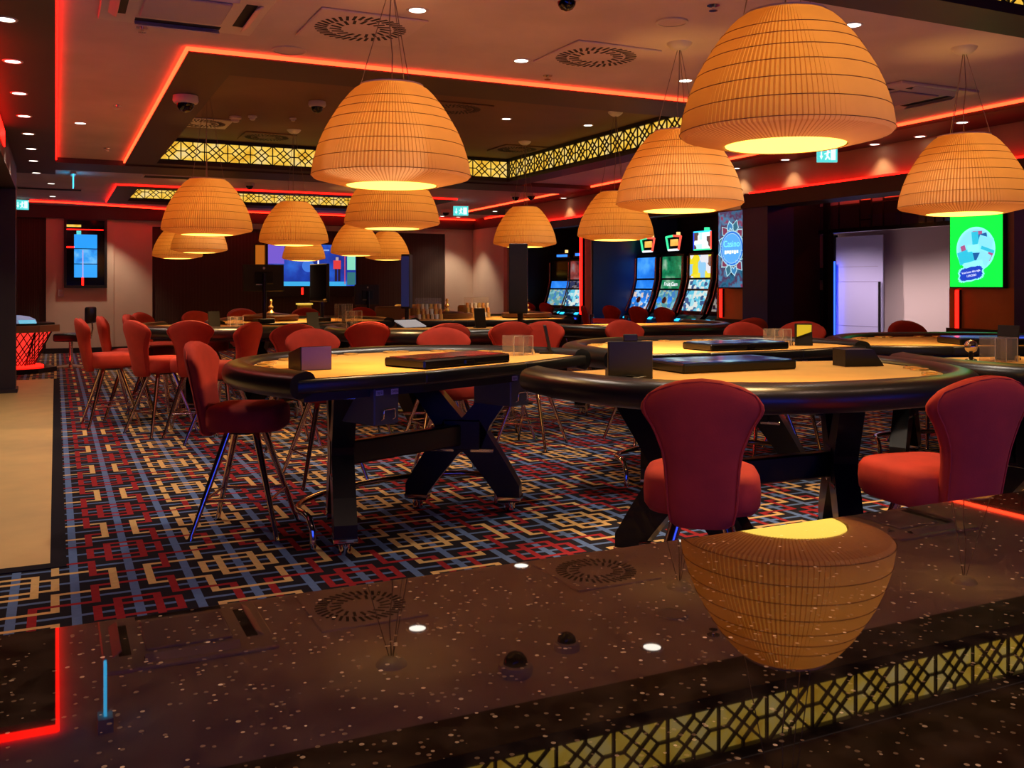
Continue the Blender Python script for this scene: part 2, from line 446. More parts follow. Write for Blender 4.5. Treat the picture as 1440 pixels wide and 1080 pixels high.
# ------------------------------------------------------------------ red cove light strips
def led(label, pts, m='red_led', z0=2.772, z1=2.796, w=0.016, zs=None):
    t = thing('led_strip', label, 'light strip', (pts[0][0], pts[0][1], 0), 0, 'red cove light strips')
    for i in range(len(pts)-1):
        a, b = Vector((*pts[i], 0)), Vector((*pts[i+1], 0)); v = b-a
        MB().box((a+b)/2 - Vector((pts[0][0], pts[0][1], 0)) + Vector((0, 0, (z0+z1)/2)), (v.length, w, z1-z0), math.atan2(v.y, v.x)).build('strip_segment', M[m], t)
    return t
led('red light strip along the edge of the dark left soffit', [(-2.8, 4.44), (0.008, 4.44), (0.008, 12.4)], 'red_led', 2.768, 2.796)
led('orange-red light strip framing the front and left of the large ceiling recess', [(0.752, 12.4), (0.752, 6.292), (6.168, 6.292), (6.168, 12.4)], 'red_led_hot')
led('red light strip framing the farther ceiling recess', [(0.812, 18.3), (0.812, 15.192), (6.278, 15.192), (6.278, 18.3)], 'red_led')
led('long orange-red light strip along the right edge of the ceiling', [(7.02, 2.6), (7.07, 5.5), (7.51, 17.74)], 'red_led_hot')
led('red light strip along the top of the far wall', [(-1.0, 18.62), (0.2, 18.75), (2.0, 19.5), (8.6, 19.72), (8.56, 17.9)], 'red_led_far', 2.76, 2.785)
led('red light strip on the left wall header near the pillar', [(-0.42, 6.2), (-0.42, 9.8)], 'red_led', 2.55, 2.70, 0.01)

# ------------------------------------------------------------------ walls: left
w = MB(); w.b2(-3.2, -0.43, 12.75, 13.05, 0, 2.44); w.b2(-3.2, -0.41, 12.72, 13.1, 0, 0.05)
tag(struct(w.build('wall_left', M['dark_wall'])), 'dark pillar wall end beside the beige walkway')
w = MB(); w.b2(-0.75, -0.43, 4.5, 13.05, 2.45, 2.74)
tag(struct(w.build('trim_3', M['ceil_dark'])), 'dark header beam over the left walkway')
struct(MB().b2(-3.3, -3.2, -3, 20.2, 0, 3.1).build('wall_left', M['dark_wall']))
# far wall
YW = 19.9
struct(MB().b2(-3.3, -0.16, YW, YW+0.1, 0, 2.8).build('wall_back', M['dark_wood']))
w = MB(); w.b2(-0.16, 1.02, YW-0.06, YW+0.1, 0, 2.8); w.b2(1.02, 1.72, YW-0.02, YW+0.1, 0, 2.8); w.b2(7.92, 8.62, YW-0.02, YW+0.1, 0, 2.8)
w.b2(1.72, 7.92, YW-0.02, YW+0.1, 2.45, 2.8)
tag(struct(w.build('wall_back', M['white_paint'])), 'cream far wall')
tag(struct(MB().b2(1.72, 7.92, YW+0.02, YW+0.1, 0, 2.46).build('wall_back', M['dark_wood'])), 'dark slatted panel recessed in the far wall')
struct(MB().b2(-0.2, 8.62, YW-0.08, YW-0.02, 0, 0.10).build('baseboard_back', M['black_matte']))
struct(MB().b2(8.60, 8.72, 16.2, YW+0.1, 0, 2.8).build('wall_right', M['white_paint']))
# right wall: fascia, piers, portals
w = MB()
w.b2(7.72, 7.85, 2.0, 16.3, 2.40, 2.75); w.b2(7.72, 7.85, 9.19, 9.86, 1.2, 2.41); w.b2(7.72, 7.85, 5.56, 6.33, 1.2, 2.41)
tag(struct(w.build('wall_right', M['brown_wall'])), 'brown plaster band of the right wall above the portals')
w = MB(); w.b2(7.70, 7.85, 9.19, 9.86, 0.86, 1.26); w.b2(7.70, 7.85, 5.56, 6.33, 0.88, 1.26)
tag(struct(w.build('trim_4', M['orange_wood'])), 'orange veneer panels under the wall screens')
w = MB(); w.b2(7.68, 7.86, 9.17, 9.88, 0, 0.86); w.b2(7.68, 7.86, 5.54, 6.35, 0, 0.88)
w.b2(7.6, 8.8, 9.17, 9.2, 0, 2.41)
tag(struct(w.build('trim_5', M['dark_wall'])), 'dark plinths under the veneer panels')
w = MB(); w.b2(7.55, 7.95, 8.72, 9.17, 0, 2.22); w.b2(7.55, 7.90, 2.0, 5.54, 0, 2.38)
tag(struct(w.build('wall_right', M['navy'])), 'navy lacquered piers of the entrance portal')
w = MB(); w.b2(7.52, 7.90, 5.40, 9.17, 2.22, 2.385); w.b2(7.60, 7.76, 9.86, 16.2, 2.26, 2.385)
w.b2(7.9, 8.9, 9.5, 9.55, 0, 2.4); w.b2(7.74, 8.9, 6.30, 6.34, 0, 2.4)
tag(struct(w.build('trim_6', M['dark_wall'])), 'dark header beams of the portals')
w = MB()   # slot niche shell
w.b2(9.35, 9.45, 9.82, 16.3, 0, 2.5); w.b2(7.85, 9.4, 9.86, 9.9, 0, 2.42); w.b2(7.85, 9.4, 16.2, 16.26, 0, 2.42); w.b2(7.76, 9.4, 9.86, 16.2, 2.40, 2.46)
tag(struct(w.build('wall_right', M['dark_wall'])), 'dark niche behind the slot machines')
w = MB(); w.b2(7.66, 9.3, 12.95, 13.30, 0, 2.41)
tag(struct(w.build('wall_right', M['navy'])), 'dark pier dividing the slot machine niches')
tag(struct(MB().b2(7.64, 7.68, 12.95, 13.14, 0.8, 2.3).build('trim_7', M['orange_wood'])), 'orange veneer edge on the niche pier')
tag(struct(MB().b2(7.70, 8.0, 16.16, 16.32, 0, 2.41).build('trim_8', M['orange_wood'])), 'light wood edge of the far niche')
# vestibule beyond the portal
w = MB(); w.b2(12.5, 12.6, 4.5, 14.5, 0, 2.4); w.b2(9.45, 12.5, 14.4, 14.5, 0, 2.4); w.b2(9.45, 9.5, 9.82, 14.4, 0, 2.4)
tag(struct(w.build('wall_entrance', mat('vestibule_white_paint', (0.70, 0.60, 0.60), 0.7))), 'white wall of the entrance vestibule')
struct(MB().b2(8.9, 12.6, 4.5, 14.5, 2.36, 2.42).build('ceiling', mat('vestibule_mirror_ceiling', (0.30, 0.16, 0.10), 0.12, 0.7)))
struct(MB().b2(9.42, 12.6, 4.4, 4.5, 0, 2.4).build('wall_entrance', M['dark_wall']))
struct(MB().b2(-3.3, 13, -2.3, -2.2, 0, 3.1).build('wall_front', M['dark_wall']))

# dark glazed screen round the entrance (bars and panes of its own)
ls = thing('glazed_screen', 'black barred glass screen framing the entrance doorway', 'screen', (8.8, 6.34, 0))
def sbar(y0, y1, z0, z1, d=0.03): return MB().b2(-d, d, y0, y1, z0, z1).build('screen_bar', M['black'], ls)
PANE = mat('smoked_mirror_pane', (0.20, 0.18, 0.20), 0.06, 0.9); PANE2 = mat('violet_mirror_pane', (0.42, 0.32, 0.38), 0.25, 0.2)
sbar(0, 2.85, 1.94, 1.99); sbar(0, 3.15, 2.36, 2.41); sbar(2.65, 2.73, 0, 2.4, 0.05); sbar(3.10, 3.15, 0, 2.4)
ys = [0.0]; rr = random.Random(3)
while ys[-1] < 3.05: ys.append(min(3.12, ys[-1] + rr.choice((0.12, 0.18, 0.26, 0.34))))
for a, b in zip(ys[:-1], ys[1:]):
    zc = rr.choice((2.08, 2.14, 2.22, 2.28))
    MB().b2(-0.006, 0.006, a+0.008, b-0.008, 1.99, zc-0.008).build('pane', rr.choice((PANE, PANE2, PANE)), ls)
    MB().b2(-0.006, 0.006, a+0.008, b-0.008, zc+0.008, 2.36).build('pane', rr.choice((PANE, PANE2, PANE)), ls)
    sbar(b-0.008, b+0.008, 1.98, 2.37, 0.012); sbar(a, b, zc-0.008, zc+0.008, 0.012)
for z0, z1, cuts in ((1.50, 1.94, (2.86, 2.98)), (1.36, 1.50, (2.86,)), (1.22, 1.36, (2.92,)), (0.72, 1.22, (2.86, 2.99)), (0.3, 0.72, (2.92,))):
    e = [2.73, *cuts, 3.10]
    for a, b in zip(e[:-1], e[1:]):
        MB().b2(-0.006, 0.006, a+0.006, b-0.006, z0+0.008, z1-0.008).build('pane', PANE if (a+z0) % 0.3 > 0.1 else PANE2, ls)
        sbar(b-0.008, b+0.008, z0, z1, 0.014)
    sbar(2.73, 3.10, z0-0.008, z0+0.008, 0.014)
# open glass door
dr = struct(thing('door_1', 'frosted glass entrance door with a long upright handle', 'door', (12.2, 12.35, 0), 0)); del dr['category']
MB().b2(-0.006, 0.006, -1.05, 0, 0.01, 2.12).build('door_glass', mat('frosted_door_glass', (0.50, 0.50, 0.85), 0.25), dr)
MB().cyl((-0.05, -1.02, 0.35), (-0.05, -1.02, 1.35), 0.022).build('handle', M['black'], dr, 40)
MB().b2(-0.03, 0.03, -0.02, 0.04, 0, 2.16).build('door_frame', M['black'], dr)
MB().b2(-0.12, -0.10, -0.10, -0.02, 0.0, 1.7).build('blue_edge_light', emit('door_blue_glow', (0.02, 0.09, 1.0), 3.0), dr)
for zz in (0.6, 1.35, 1.6): MB().b2(-0.010, -0.006, -0.95, -0.05, zz, zz+0.007).build('etched_line', mat('etched_violet', (0.30, 0.28, 0.5), 0.5), dr)

# ------------------------------------------------------------------ bar counter in front
t = thing('bar_counter', 'dark speckled polished granite bar top in the foreground', 'counter', (0, 0, 0))
ZT = 1.095
MB().b2(-3.0, 5.2, -0.30, 0.572, ZT-0.04, ZT, 0.004, 2).build('worktop', M['granite'], t)
MB().b2(-3.0, 5.2, -0.25, 0.40, 0.0, ZT-0.04).build('bar_front', M['black'], t)
MB().b2(-2.9, 5.1, 0.40, 0.412, 0.35, 0.95).build('blue_lit_panel', emit('bar_front_blue_glow', (0.03, 0.08, 1.0), 2.4), t)
# ------------------------------------------------------------------ pendant lamps
RL = 0.39
PROF0 = [(0.97, 0.0), (1.0, 0.012), (0.995, 0.03), (0.985, 0.07), (0.965, 0.12), (0.93, 0.18), (0.885, 0.24), (0.83, 0.30), (0.765, 0.36), (0.69, 0.41), (0.60, 0.455), (0.50, 0.488), (0.40, 0.508)]
PROF = [(0.97, 0.0), (1.0, 0.011), (0.995, 0.03), (0.985, 0.055), (0.972, 0.085), (0.95, 0.115), (0.90, 0.175), (0.832, 0.236), (0.742, 0.297), (0.645, 0.357), (0.525, 0.415), (0.46, 0.440), (0.39, 0.457)]
NP = 128
def pleat_rings(prof, amp):
    rings = []
    for r, z in prof:
        ring = []
        for k in range(NP*2):            # knife pleats: a long face and a short steep one
            a = 2*math.pi*(k//2 + (0.36 if k % 2 else 0.0))/NP
            rr = r*RL + (-amp if k % 2 else amp)
            ring.append((rr*math.cos(a), rr*math.sin(a), z))
        rings.append(ring)
    return rings
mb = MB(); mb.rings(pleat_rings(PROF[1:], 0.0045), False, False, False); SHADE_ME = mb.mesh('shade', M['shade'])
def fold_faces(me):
    me.materials.append(M['shadow_fold'])
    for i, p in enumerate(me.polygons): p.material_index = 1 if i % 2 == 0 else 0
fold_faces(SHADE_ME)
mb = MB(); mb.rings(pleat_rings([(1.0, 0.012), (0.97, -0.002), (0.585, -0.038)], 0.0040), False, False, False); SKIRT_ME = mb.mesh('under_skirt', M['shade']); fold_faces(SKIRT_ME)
def rad_at(z):
    for (r0, z0), (r1, z1) in zip(PROF[:-1], PROF[1:]):
        if z0 <= z <= z1: return (r0 + (r1-r0)*(z-z0)/(z1-z0))*RL
    return RL*0.4
HOOP_ME = []
for z in (0.0108, 0.085, 0.155, 0.22, 0.28, 0.33, 0.375):
    mb = MB(); rr = rad_at(z)+0.0062
    mb.tube([(rr*math.cos(2*math.pi*k/48), rr*math.sin(2*math.pi*k/48), z) for k in range(48)], 0.0016, 4, closed=True)
    HOOP_ME.append(mb.mesh('hoop_thread', M['thread']))
mb = MB(); mb.lathe([(0.0, -0.040), (0.12, -0.042), (0.222, -0.036), (0.224, -0.030)], 40, cap0=False); DIFF_ME = mb.mesh('diffuser', M['diffuser'], 30)
mb = MB(); mb.lathe([(0.0, -0.045), (0.03, -0.045), (0.055, -0.032), (0.075, -0.012), (0.08, 0.0)], 24); CANOPY_ME = mb.mesh('canopy', M['white_metal'], 40)
mb = MB(); mb.lathe([(0.150, 0.455), (0.158, 0.458), (0.158, 0.464), (0.150, 0.464)], 32); TOPRING_ME = mb.mesh('top_ring', M['white_metal'], 40)
LAMPS = [  # label, X, Y, z of the opening, ceiling z
    ('largest pleated dome pendant lamp, hanging nearest over the bar and mirrored in it', 2.50, 2.79, 1.81, ZI),
    ('pleated dome pendant lamp over the near left card table with the purple box', 1.51, 4.51, 1.775, ZC),
    ('pleated dome pendant lamp seen just under and behind the large centre-left lamp', 2.52, 7.51, 1.75, ZI),
    ('orange pleated dome pendant lamp above the left group of stools', 1.23, 8.85, 1.735, ZI),
    ('yellowish pleated dome pendant lamp in front of the lit video wall', 2.48, 10.93, 1.745, ZI),
    ('pleated dome pendant lamp half hidden behind the largest lamp', 3.52, 4.88, 1.745, ZC),
    ('pleated dome pendant lamp hanging before the niche of tall slot machines', 5.22, 8.35, 1.75, ZI),
    ('pleated dome pendant lamp above the tall black upright display', 5.27, 10.55, 1.76, ZI),
    ('pleated dome pendant lamp at the right edge in front of the green poster screen', 5.22, 4.18, 1.735, ZC),
    ('small orange pendant lamp just right of the video wall, its front seam visible', 4.24, 14.41, 1.75, ZC),
    ('small far pendant lamp partly behind the lamp right of the video wall', 5.29, 16.03, 1.735, ZI),
    ('smallest far pendant lamp hanging directly in front of the video wall', 4.16, 17.52, 1.745, ZI),
    ('far left pendant lamp, the middle one of three overlapping domes', 1.87, 14.26, 1.755, ZC),
    ('far left pendant lamp, the rearmost and leftmost of three overlapping domes', 1.80, 16.32, 1.725, ZI),
]
for i, (lab, x, y, zo, zc) in enumerate(LAMPS):
    zr = zo + 0.04
    t = thing('pendant_lamp', lab, 'lamp', (x, y, zr), 0.37*i, 'pleated dome pendant lamps')
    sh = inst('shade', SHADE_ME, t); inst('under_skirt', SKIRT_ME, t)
    for h in HOOP_ME: inst('hoop_thread', h, sh)
    inst('diffuser', DIFF_ME, t); inst('top_ring', TOPRING_ME, t); inst('canopy', CANOPY_ME, t, (0, 0, zc-zr))
    for k in range(3):
        a = 2.1*k+0.4
        MB().tube([(0.154*math.cos(a), 0.154*math.sin(a), 0.460), (0.012*math.cos(a), 0.012*math.sin(a), zc-zr-0.04)], 0.0022, 5).build('suspension_wire', M['cable'], t)
    MB().tube([(0.0, 0.0, 0.40), (0.012, 0.008, 0.62), (-0.006, 0.01, 0.78), (0, 0, zc-zr-0.03)], 0.003, 5).build('power_cord', M['cable'], t)
    l = bpy.data.lights.new('lamp_bulb', 'POINT'); l.energy = 3.9; l.color = (1.0, 0.47, 0.14); l.shadow_soft_size = 0.06
    lo = bpy.data.objects.new('lamp_bulb', l); col.objects.link(lo); lo.parent = t; lo.location = (0, 0, 0.19)
    s = bpy.data.lights.new('lamp_downlight', 'SPOT'); s.energy = 68 if i == 0 else 86; s.color = (1.0, 0.60, 0.26); s.spot_size = R(130); s.spot_blend = 0.8; s.shadow_soft_size = 0.16
    so = bpy.data.objects.new('lamp_downlight', s); col.objects.link(so); so.parent = t; so.location = (0, 0, -0.07)

# ------------------------------------------------------------------ ceiling fittings
mb = MB(); mb.lathe([(0.046, -0.004), (0.058, -0.006), (0.064, 0.0)], 24); DL_RIM = mb.mesh('rim', M['white_metal'], 30)
mb = MB(); mb.lathe([(0.0, -0.003), (0.047, -0.003)], 24); DL_GLOW = mb.mesh('glow_disc', M['downlight'])
def downlight(label, x, y, z, spot=0.0, ang=105, color=(1.0, 0.86, 0.68)):
    t = thing('downlight', label, 'ceiling light', (x, y, z), 0, 'round recessed downlights')
    inst('rim', DL_RIM, t); inst('glow_disc', DL_GLOW, t)
    if spot:
        s = bpy.data.lights.new('downlight_beam', 'SPOT'); s.energy = spot*3.0; s.color = color; s.spot_size = R(ang); s.spot_blend = 0.6; s.shadow_soft_size = 0.04
        o = bpy.data.objects.new('downlight_beam', s); col.objects.link(o); o.parent = t; o.location = (0, 0, -0.03)
for lab, u, v, z, sp in [
    ('round downlight at the top of the frame above the large centre-left lamp', 587, 14, ZC, 24), ('round downlight between the two swirl vents', 733, 85, ZC, 24),
    ('round downlight beside the largest lamp, left of it', 964, 113, ZC, 20), ('round downlight peeking out right of the largest lamp', 1199, 35, ZC, 20),
    ('small downlight at the top left corner on the dark soffit', 8, 27, 2.74, 17), ('second downlight of the row on the dark left soffit', 18, 86, 2.74, 17),
    ('third downlight of the row on the dark left soffit', 27, 131, 2.74, 17), ('fourth downlight of the row on the dark left soffit', 34, 163, 2.74, 17),
    ('fifth downlight of the row on the dark left soffit', 40, 188, 2.74, 17), ('sixth downlight of the row on the dark left soffit', 44, 209, 2.74, 17),
    ('seventh downlight of the row on the dark left soffit', 47, 226, 2.74, 0), ('downlight on the dark cross band at the end of the left row', 51, 243, 2.74, 0),
    ('downlight just above the slotted vent near the far left exit sign', 72, 258, ZC, 10), ('downlight just below the slotted vent near the far left exit sign', 74, 276, ZC, 10),
    ('downlight in the brown recess, nearest of the recess lights', 708, 135, ZI, 14), ('downlight in the brown recess, middle one of three', 712, 167, ZI, 14),
    ('downlight in the brown recess close to the right lattice strip', 827, 176, ZI, 14),
    ('dim downlight on the pink ceiling left of the recess', 113, 173, ZC, 0), ('downlight above the orange lamp of the left group', 310, 247, ZC, 10),
    ('small downlight beside the far exit sign', 622, 304, ZC, 6), ('small downlight on the dark right soffit by the red strip', 1353, 172, 2.74, 0),
    ('small downlight on the right soffit over the far wall corner', 696, 297, 2.74, 0), ('downlight mirrored in the granite beside the largest lamp', 0, 0, 0, 0)]:
    if v == 0: x, y = g(917, 911, 2*1.095-ZC); z = ZC; sp = 20
    else: x, y = g(u, v, z)
    downlight(lab, x, y, z, sp)
for k, (u, v) in enumerate(((1110, 255), (1236, 235), (1040, 292), (797, 300), (1300, 228))):   # wall washers in the right soffit
    kx = (u-720)/FPX; d = 7.66/(_F[0]+_R[0]*kx); yy = _F[1]*d + _R[1]*kx*d
    downlight(['wall washer downlight above the navy portal pier', 'wall washer downlight above the middle of the portal', 'wall washer downlight above the round-emblem screen',
               'wall washer downlight above the far slot niche', 'wall washer downlight above the right end of the portal'][k], 7.60, yy, 2.74, 4, 90, (1.0, 0.72, 0.42))
for k in range(5): downlight('added fill downlight overhead, number %s from the left along the bar, out of the frame' % ('one', 'two', 'three', 'four', 'five')[k], -1.2+1.5*k, 1.1, ZI, 16, 120, (1.0, 0.62, 0.45))  # added, unseen fill lights that brighten stool backs and bar top
for x, y in ((0.9, 19.3), (8.0, 19.3)): downlight('wall washer downlight over the %s end of the cream far wall' % ('left' if x < 3 else 'right'), x, y, ZC, 26, 80, (1.0, 0.76, 0.52))
for x, y in ((10.9, 11.9), (10.9, 10.2)): downlight('vestibule downlight over the %s' % ('glass door' if y > 11.5 else 'white wall right of the door'), x, y, 2.36, 52, 150, (1.0, 0.74, 0.70))

def swirl_vent(label, x, y, z, s=0.30, rz=0.0, m='ceil'):
    t = thing('swirl_vent', label, 'vent', (x, y, z), rz, 'square swirl air vents')
    MB().b2(-s, s, -s, s, -0.012, 0, 0.004).build('plate', M[m], t)
    sl = MB()
    for k in range(36):
        a = 2*math.pi*k/36
        for r0, r1, off in ((0.36, 0.58, 0.0), (0.62, 0.86, 0.087)):
            if (k % 2) and r0 < 0.5: continue
            rm = s*(r0+r1)/2
            sl.box((rm*math.cos(a+off), rm*math.sin(a+off), -0.0125), (s*(r1-r0), 0.017, 0.003), a+off+0.35)
    sl.build('slots', M['vent_dark'], t)
M['ceil_brown_v'] = M['ceil_brown']
swirl_vent('swirl air vent at the top left of the large centre-left lamp', *g(507, 38, ZC), ZC-0.001, 0.31)
swirl_vent('swirl air vent between the two biggest lamps', *g(838, 78, ZC), ZC-0.001, 0.31)
swirl_vent('swirl air vent in the brown recess near the ceiling camera on the left', *g(283, 172, ZI), ZI-0.001, 0.3, 0, 'white_metal')
swirl_vent('swirl air vent in the brown recess right of the large centre-left lamp', *g(640, 152, ZI), ZI-0.001, 0.3, 0, 'ceil_brown')
swirl_vent('swirl air vent in the brown recess near the far right corner', *g(727, 209, ZI), ZI-0.001, 0.3, 0, 'ceil_brown')
swirl_vent('swirl air vent in the brown recess near the back lattice strip', *g(375, 192, ZI), ZI-0.001, 0.3, 0, 'ceil_brown')
def slot_vent(label, x, y, z, w, d):
    t = thing('slot_vent', label, 'vent', (x, y, z), 0, 'slotted ceiling vents')
    MB().b2(-w/2, w/2, -d/2, d/2, -0.012, 0).build('frame', M['ceil'], t)
    for k in range(4): MB().b2(-w/2+0.03, w/2-0.03, -d/2+0.03+k*(d-0.06)/4, -d/2+0.03+(k+0.6)*(d-0.06)/4, -0.015, -0.011).build('slot', M['vent_dark'], t)
slot_vent('slotted vent on the far left ceiling above the exit sign', *g(70, 265, ZC), ZC, 0.95, 0.35)
slot_vent('slotted vent on the ceiling left of the orange lamp cable', *g(248, 249, ZC), ZC, 0.9, 0.35)
def cassette(label, x, y, z, s=0.42):
    t = thing('air_conditioner', label, 'air conditioner', (x, y, z), 0, 'ceiling cassette air conditioners')
    MB().b2(-s, s, -s, s, -0.02, 0, 0.006).build('panel', M['white_metal'], t)
    MB().b2(-s*0.52, s*0.52, -s*0.52, s*0.52, -0.032, -0.02, 0.008).build('intake_grille', mat('lilac_plastic', (0.42, 0.36, 0.46), 0.5), t)
    for a in range(4):
        o = MB().b2(-s*0.55, s*0.55, s*0.68, s*0.82, -0.022, -0.018).build('air_slot', M['vent_dark'], t, rz=a*math.pi/2)
        MB().box((0, s*0.84, -0.034), (s*1.1, 0.05, 0.006), rot=Matrix.Rotation(R(35), 4, 'X')).build('louvre', M['white_metal'], t, rz=a*math.pi/2)
x, y = g(262, 4, ZC); cassette('square ceiling air conditioner cut by the top edge at the upper left', x, y+0.05, ZC)
x, y = g(1262, 134, ZC); cassette('square ceiling air conditioner behind the largest lamp on the right', x, y, ZC)
def dome_camera(label, x, y, z, s=1.0):
    t = thing('dome_camera', label, 'security camera', (x, y, z), 0, 'ceiling dome cameras')
    MB().lathe([(0.075*s, 0), (0.078*s, -0.03*s), (0.07*s, -0.045*s), (0.05*s, -0.05*s)], 24, cap1=True).build('housing', M['white_metal'], t, 40)
    MB().lathe([(0.055*s, -0.045*s), (0.05*s, -0.07*s), (0.035*s, -0.09*s), (0.012*s, -0.10*s), (0.0, -0.101*s)], 20).build('dome', M['screen_black'], t, 40)
dome_camera('white dome camera on the dark band at the left of the recess', *g(261, 135, ZB), ZB, 1.25)
dome_camera('flat dome camera left of the large centre-left lamp', *g(446, 143, ZI), ZI, 1.1)
dome_camera('dome camera at the top edge right of centre', *g(797, -9, ZC), ZC, 0.9)
dome_camera('dome camera seen only mirrored in the granite', *g(725, 948, 2*1.095-ZC), ZC, 1.1)
dome_camera('small dome camera before the far red strip', *g(351, 257, ZC), ZC, 1.0)
dome_camera('small dome camera left of the far green exit sign', *g(627, 295, ZC), ZC, 1.2)
dome_camera('dome camera left of two by the right red strip', *g(725, 272, ZC), ZC, 1.2)
dome_camera('dome camera right of two by the right red strip', *g(747, 271, ZC), ZC, 1.2)
def detector(label, u, v, z, s=1.0):
    x, y = g(u, v, z); t = thing('smoke_detector', label, 'smoke detector', (x, y, z), 0, 'small round smoke detectors')
    MB().lathe([(0.052*s, 0), (0.052*s, -0.018*s), (0.036*s, -0.026*s)], 20, cap1=True).build('base', M['white_metal'], t, 40)
    MB().lathe([(0.034*s, -0.026*s), (0.032*s, -0.045*s), (0.02*s, -0.052*s)], 20, cap1=True).build('sensor', M['white_metal'], t, 40)
detector('white smoke detector in the recess, left of a small sensor', 331, 164, ZI, 1.2); detector('small square-looking sensor right of the smoke detector in the recess', 355, 163, ZI, 0.9)
detector('tiny white sensor beside the flat dome camera', 412, 166, ZI, 0.7)
def sprinkler(label, u, v):
    x, y = g(u, v, ZC); t = thing('sprinkler', label, 'sprinkler', (x, y, ZC), 0, 'ceiling sprinkler heads')
    MB().lathe([(0.035, 0), (0.035, -0.004)], 16, cap1=True).build('rosette', M['chrome'], t); MB().cyl((0, 0, -0.03), (0, 0, 0), 0.008).build('stem', M['chrome'], t)
    MB().lathe([(0.024, -0.032), (0.024, -0.029)], 16, cap0=True, cap1=True).build('deflector', M['chrome'], t)
sprinkler('sprinkler head below the upper left air conditioner', 200, 38); sprinkler('sprinkler head on the pink ceiling left of the recess', 165, 148)
sprinkler('sprinkler head left of the largest lamp top', 1003, 7); sprinkler('sprinkler head by the second swirl vent', 770, 106); sprinkler('sprinkler head at the far left of the pink ceiling', 150, 208)
def hatch(label, u, v, s):
    x, y = g(u, v, ZC); t = thing('speaker_grille', label, 'speaker', (x, y, ZC-0.001), 0, 'ceiling speakers')
    MB().lathe([(s, 0), (s, -0.006)], 28, cap1=True).build('grille', M['ceil'], t); MB().lathe([(s+0.012, 0), (s+0.012, -0.009), (s, -0.009)], 28).build('rim', M['white_metal'], t)
hatch('round ceiling speaker right of the recess corner', 407, 70, 0.10); hatch('ceiling speaker left of the largest lamp', 945, 30, 0.08)

# ------------------------------------------------------------------ exit signs
def exit_sign(label, x, y, ztop, w, h, rz, drop=0.0):
    t = thing('exit_sign', label, 'exit sign', (x, y, ztop), rz, 'lit exit signs')
    MB().b2(-w/2, w/2, -0.012, 0.012, -h-drop, -drop).build('panel', M['exit_green'], t)
    MB().b2(-w/2-0.01, w/2+0.01, -0.02, 0.02, -drop, 0.02-drop).build('housing', M['white_metal'], t)
    for k in (-1, 1):
        if drop > 0: MB().cyl((k*w*0.35, 0, -drop), (k*w*0.35, 0, 0), 0.004, n=6).build('hanger', M['white_metal'], t)
    p = MB(); zc = -drop-h*0.5   # running figure, doorway and arrow
    p.b2(w*0.16, w*0.40, -0.016, -0.013, zc-h*0.36, zc+h*0.36)
    p.build('doorway_symbol', M['exit_white'], t)
    p = MB(); p.box((w*0.02, -0.018, zc+h*0.25), (h*0.14, 0.003, h*0.14)); p.box((w*0.0, -0.018, zc+h*0.04), (h*0.13, 0.003, h*0.3), rot=Matrix.Rotation(R(15), 4, 'Y'))
    p.box((-w*0.05, -0.018, zc-h*0.22), (h*0.09, 0.003, h*0.3), rot=Matrix.Rotation(R(35), 4, 'Y')); p.box((w*0.05, -0.018, zc-h*0.2), (h*0.09, 0.003, h*0.3), rot=Matrix.Rotation(R(-30), 4, 'Y'))
    p.box((-w*0.02, -0.018, zc+h*0.1), (h*0.4, 0.003, h*0.08), rot=Matrix.Rotation(R(-20), 4, 'Y')); p.build('running_figure', M['exit_white'], t)
    p = MB(); p.box((-w*0.31, -0.018, zc+h*0.08), (h*0.08, 0.003, h*0.36)); p.face([(-w*0.40, -0.018, zc-h*0.08), (-w*0.22, -0.018, zc-h*0.08), (-w*0.31, -0.018, zc-h*0.34)]); p.build('down_arrow', M['exit_white'], t)
x, y, z = dep(31, 278, 16.5); exit_sign('lit exit sign at the far left by the dark pillar', x, y, ZC, 0.21, 0.17, 0.1, max(0.02, ZC-z))
x, y, z = dep(648, 290, 17.0); exit_sign('lit exit sign hanging near the far end of the room', x, y, ZC, 0.27, 0.17, -0.3, max(0.02, ZC-z))
x, y, z = dep(1163, 207, 9.4); exit_sign('lit exit sign hanging below the largest lamp', x, y, ZC, 0.20, 0.15, -YAW, ZC-z)
for lab, u, v, zc, ln, zt in (('thin cyan exit sign seen edge-on at the far left ceiling', 103, 243, ZC, 0.17, ZC-0.03),):
    x, y = g(u, v, zc); t = thing('edge_lit_sign', lab, 'exit sign', (x, y, zt))
    MB().b2(-0.006, 0.006, -0.16, 0.16, -ln, 0).build('panel', M['cyan_glow'], t); MB().b2(-0.03, 0.03, -0.18, 0.18, 0, 0.03).build('housing', M['white_metal'], t)
x, y = g(148, 1005, 2*1.095-2.74); t = thing('edge_lit_sign', 'thin cyan exit sign overhead, seen only as a streak in the granite', 'exit sign', (x, y, 2.74))
MB().b2(-0.006, 0.006, -0.02, 0.02, -0.225, 0).build('panel', M['cyan_glow'], t); MB().b2(-0.03, 0.03, -0.05, 0.05, 0, 0.06).build('housing', M['white_metal'], t)
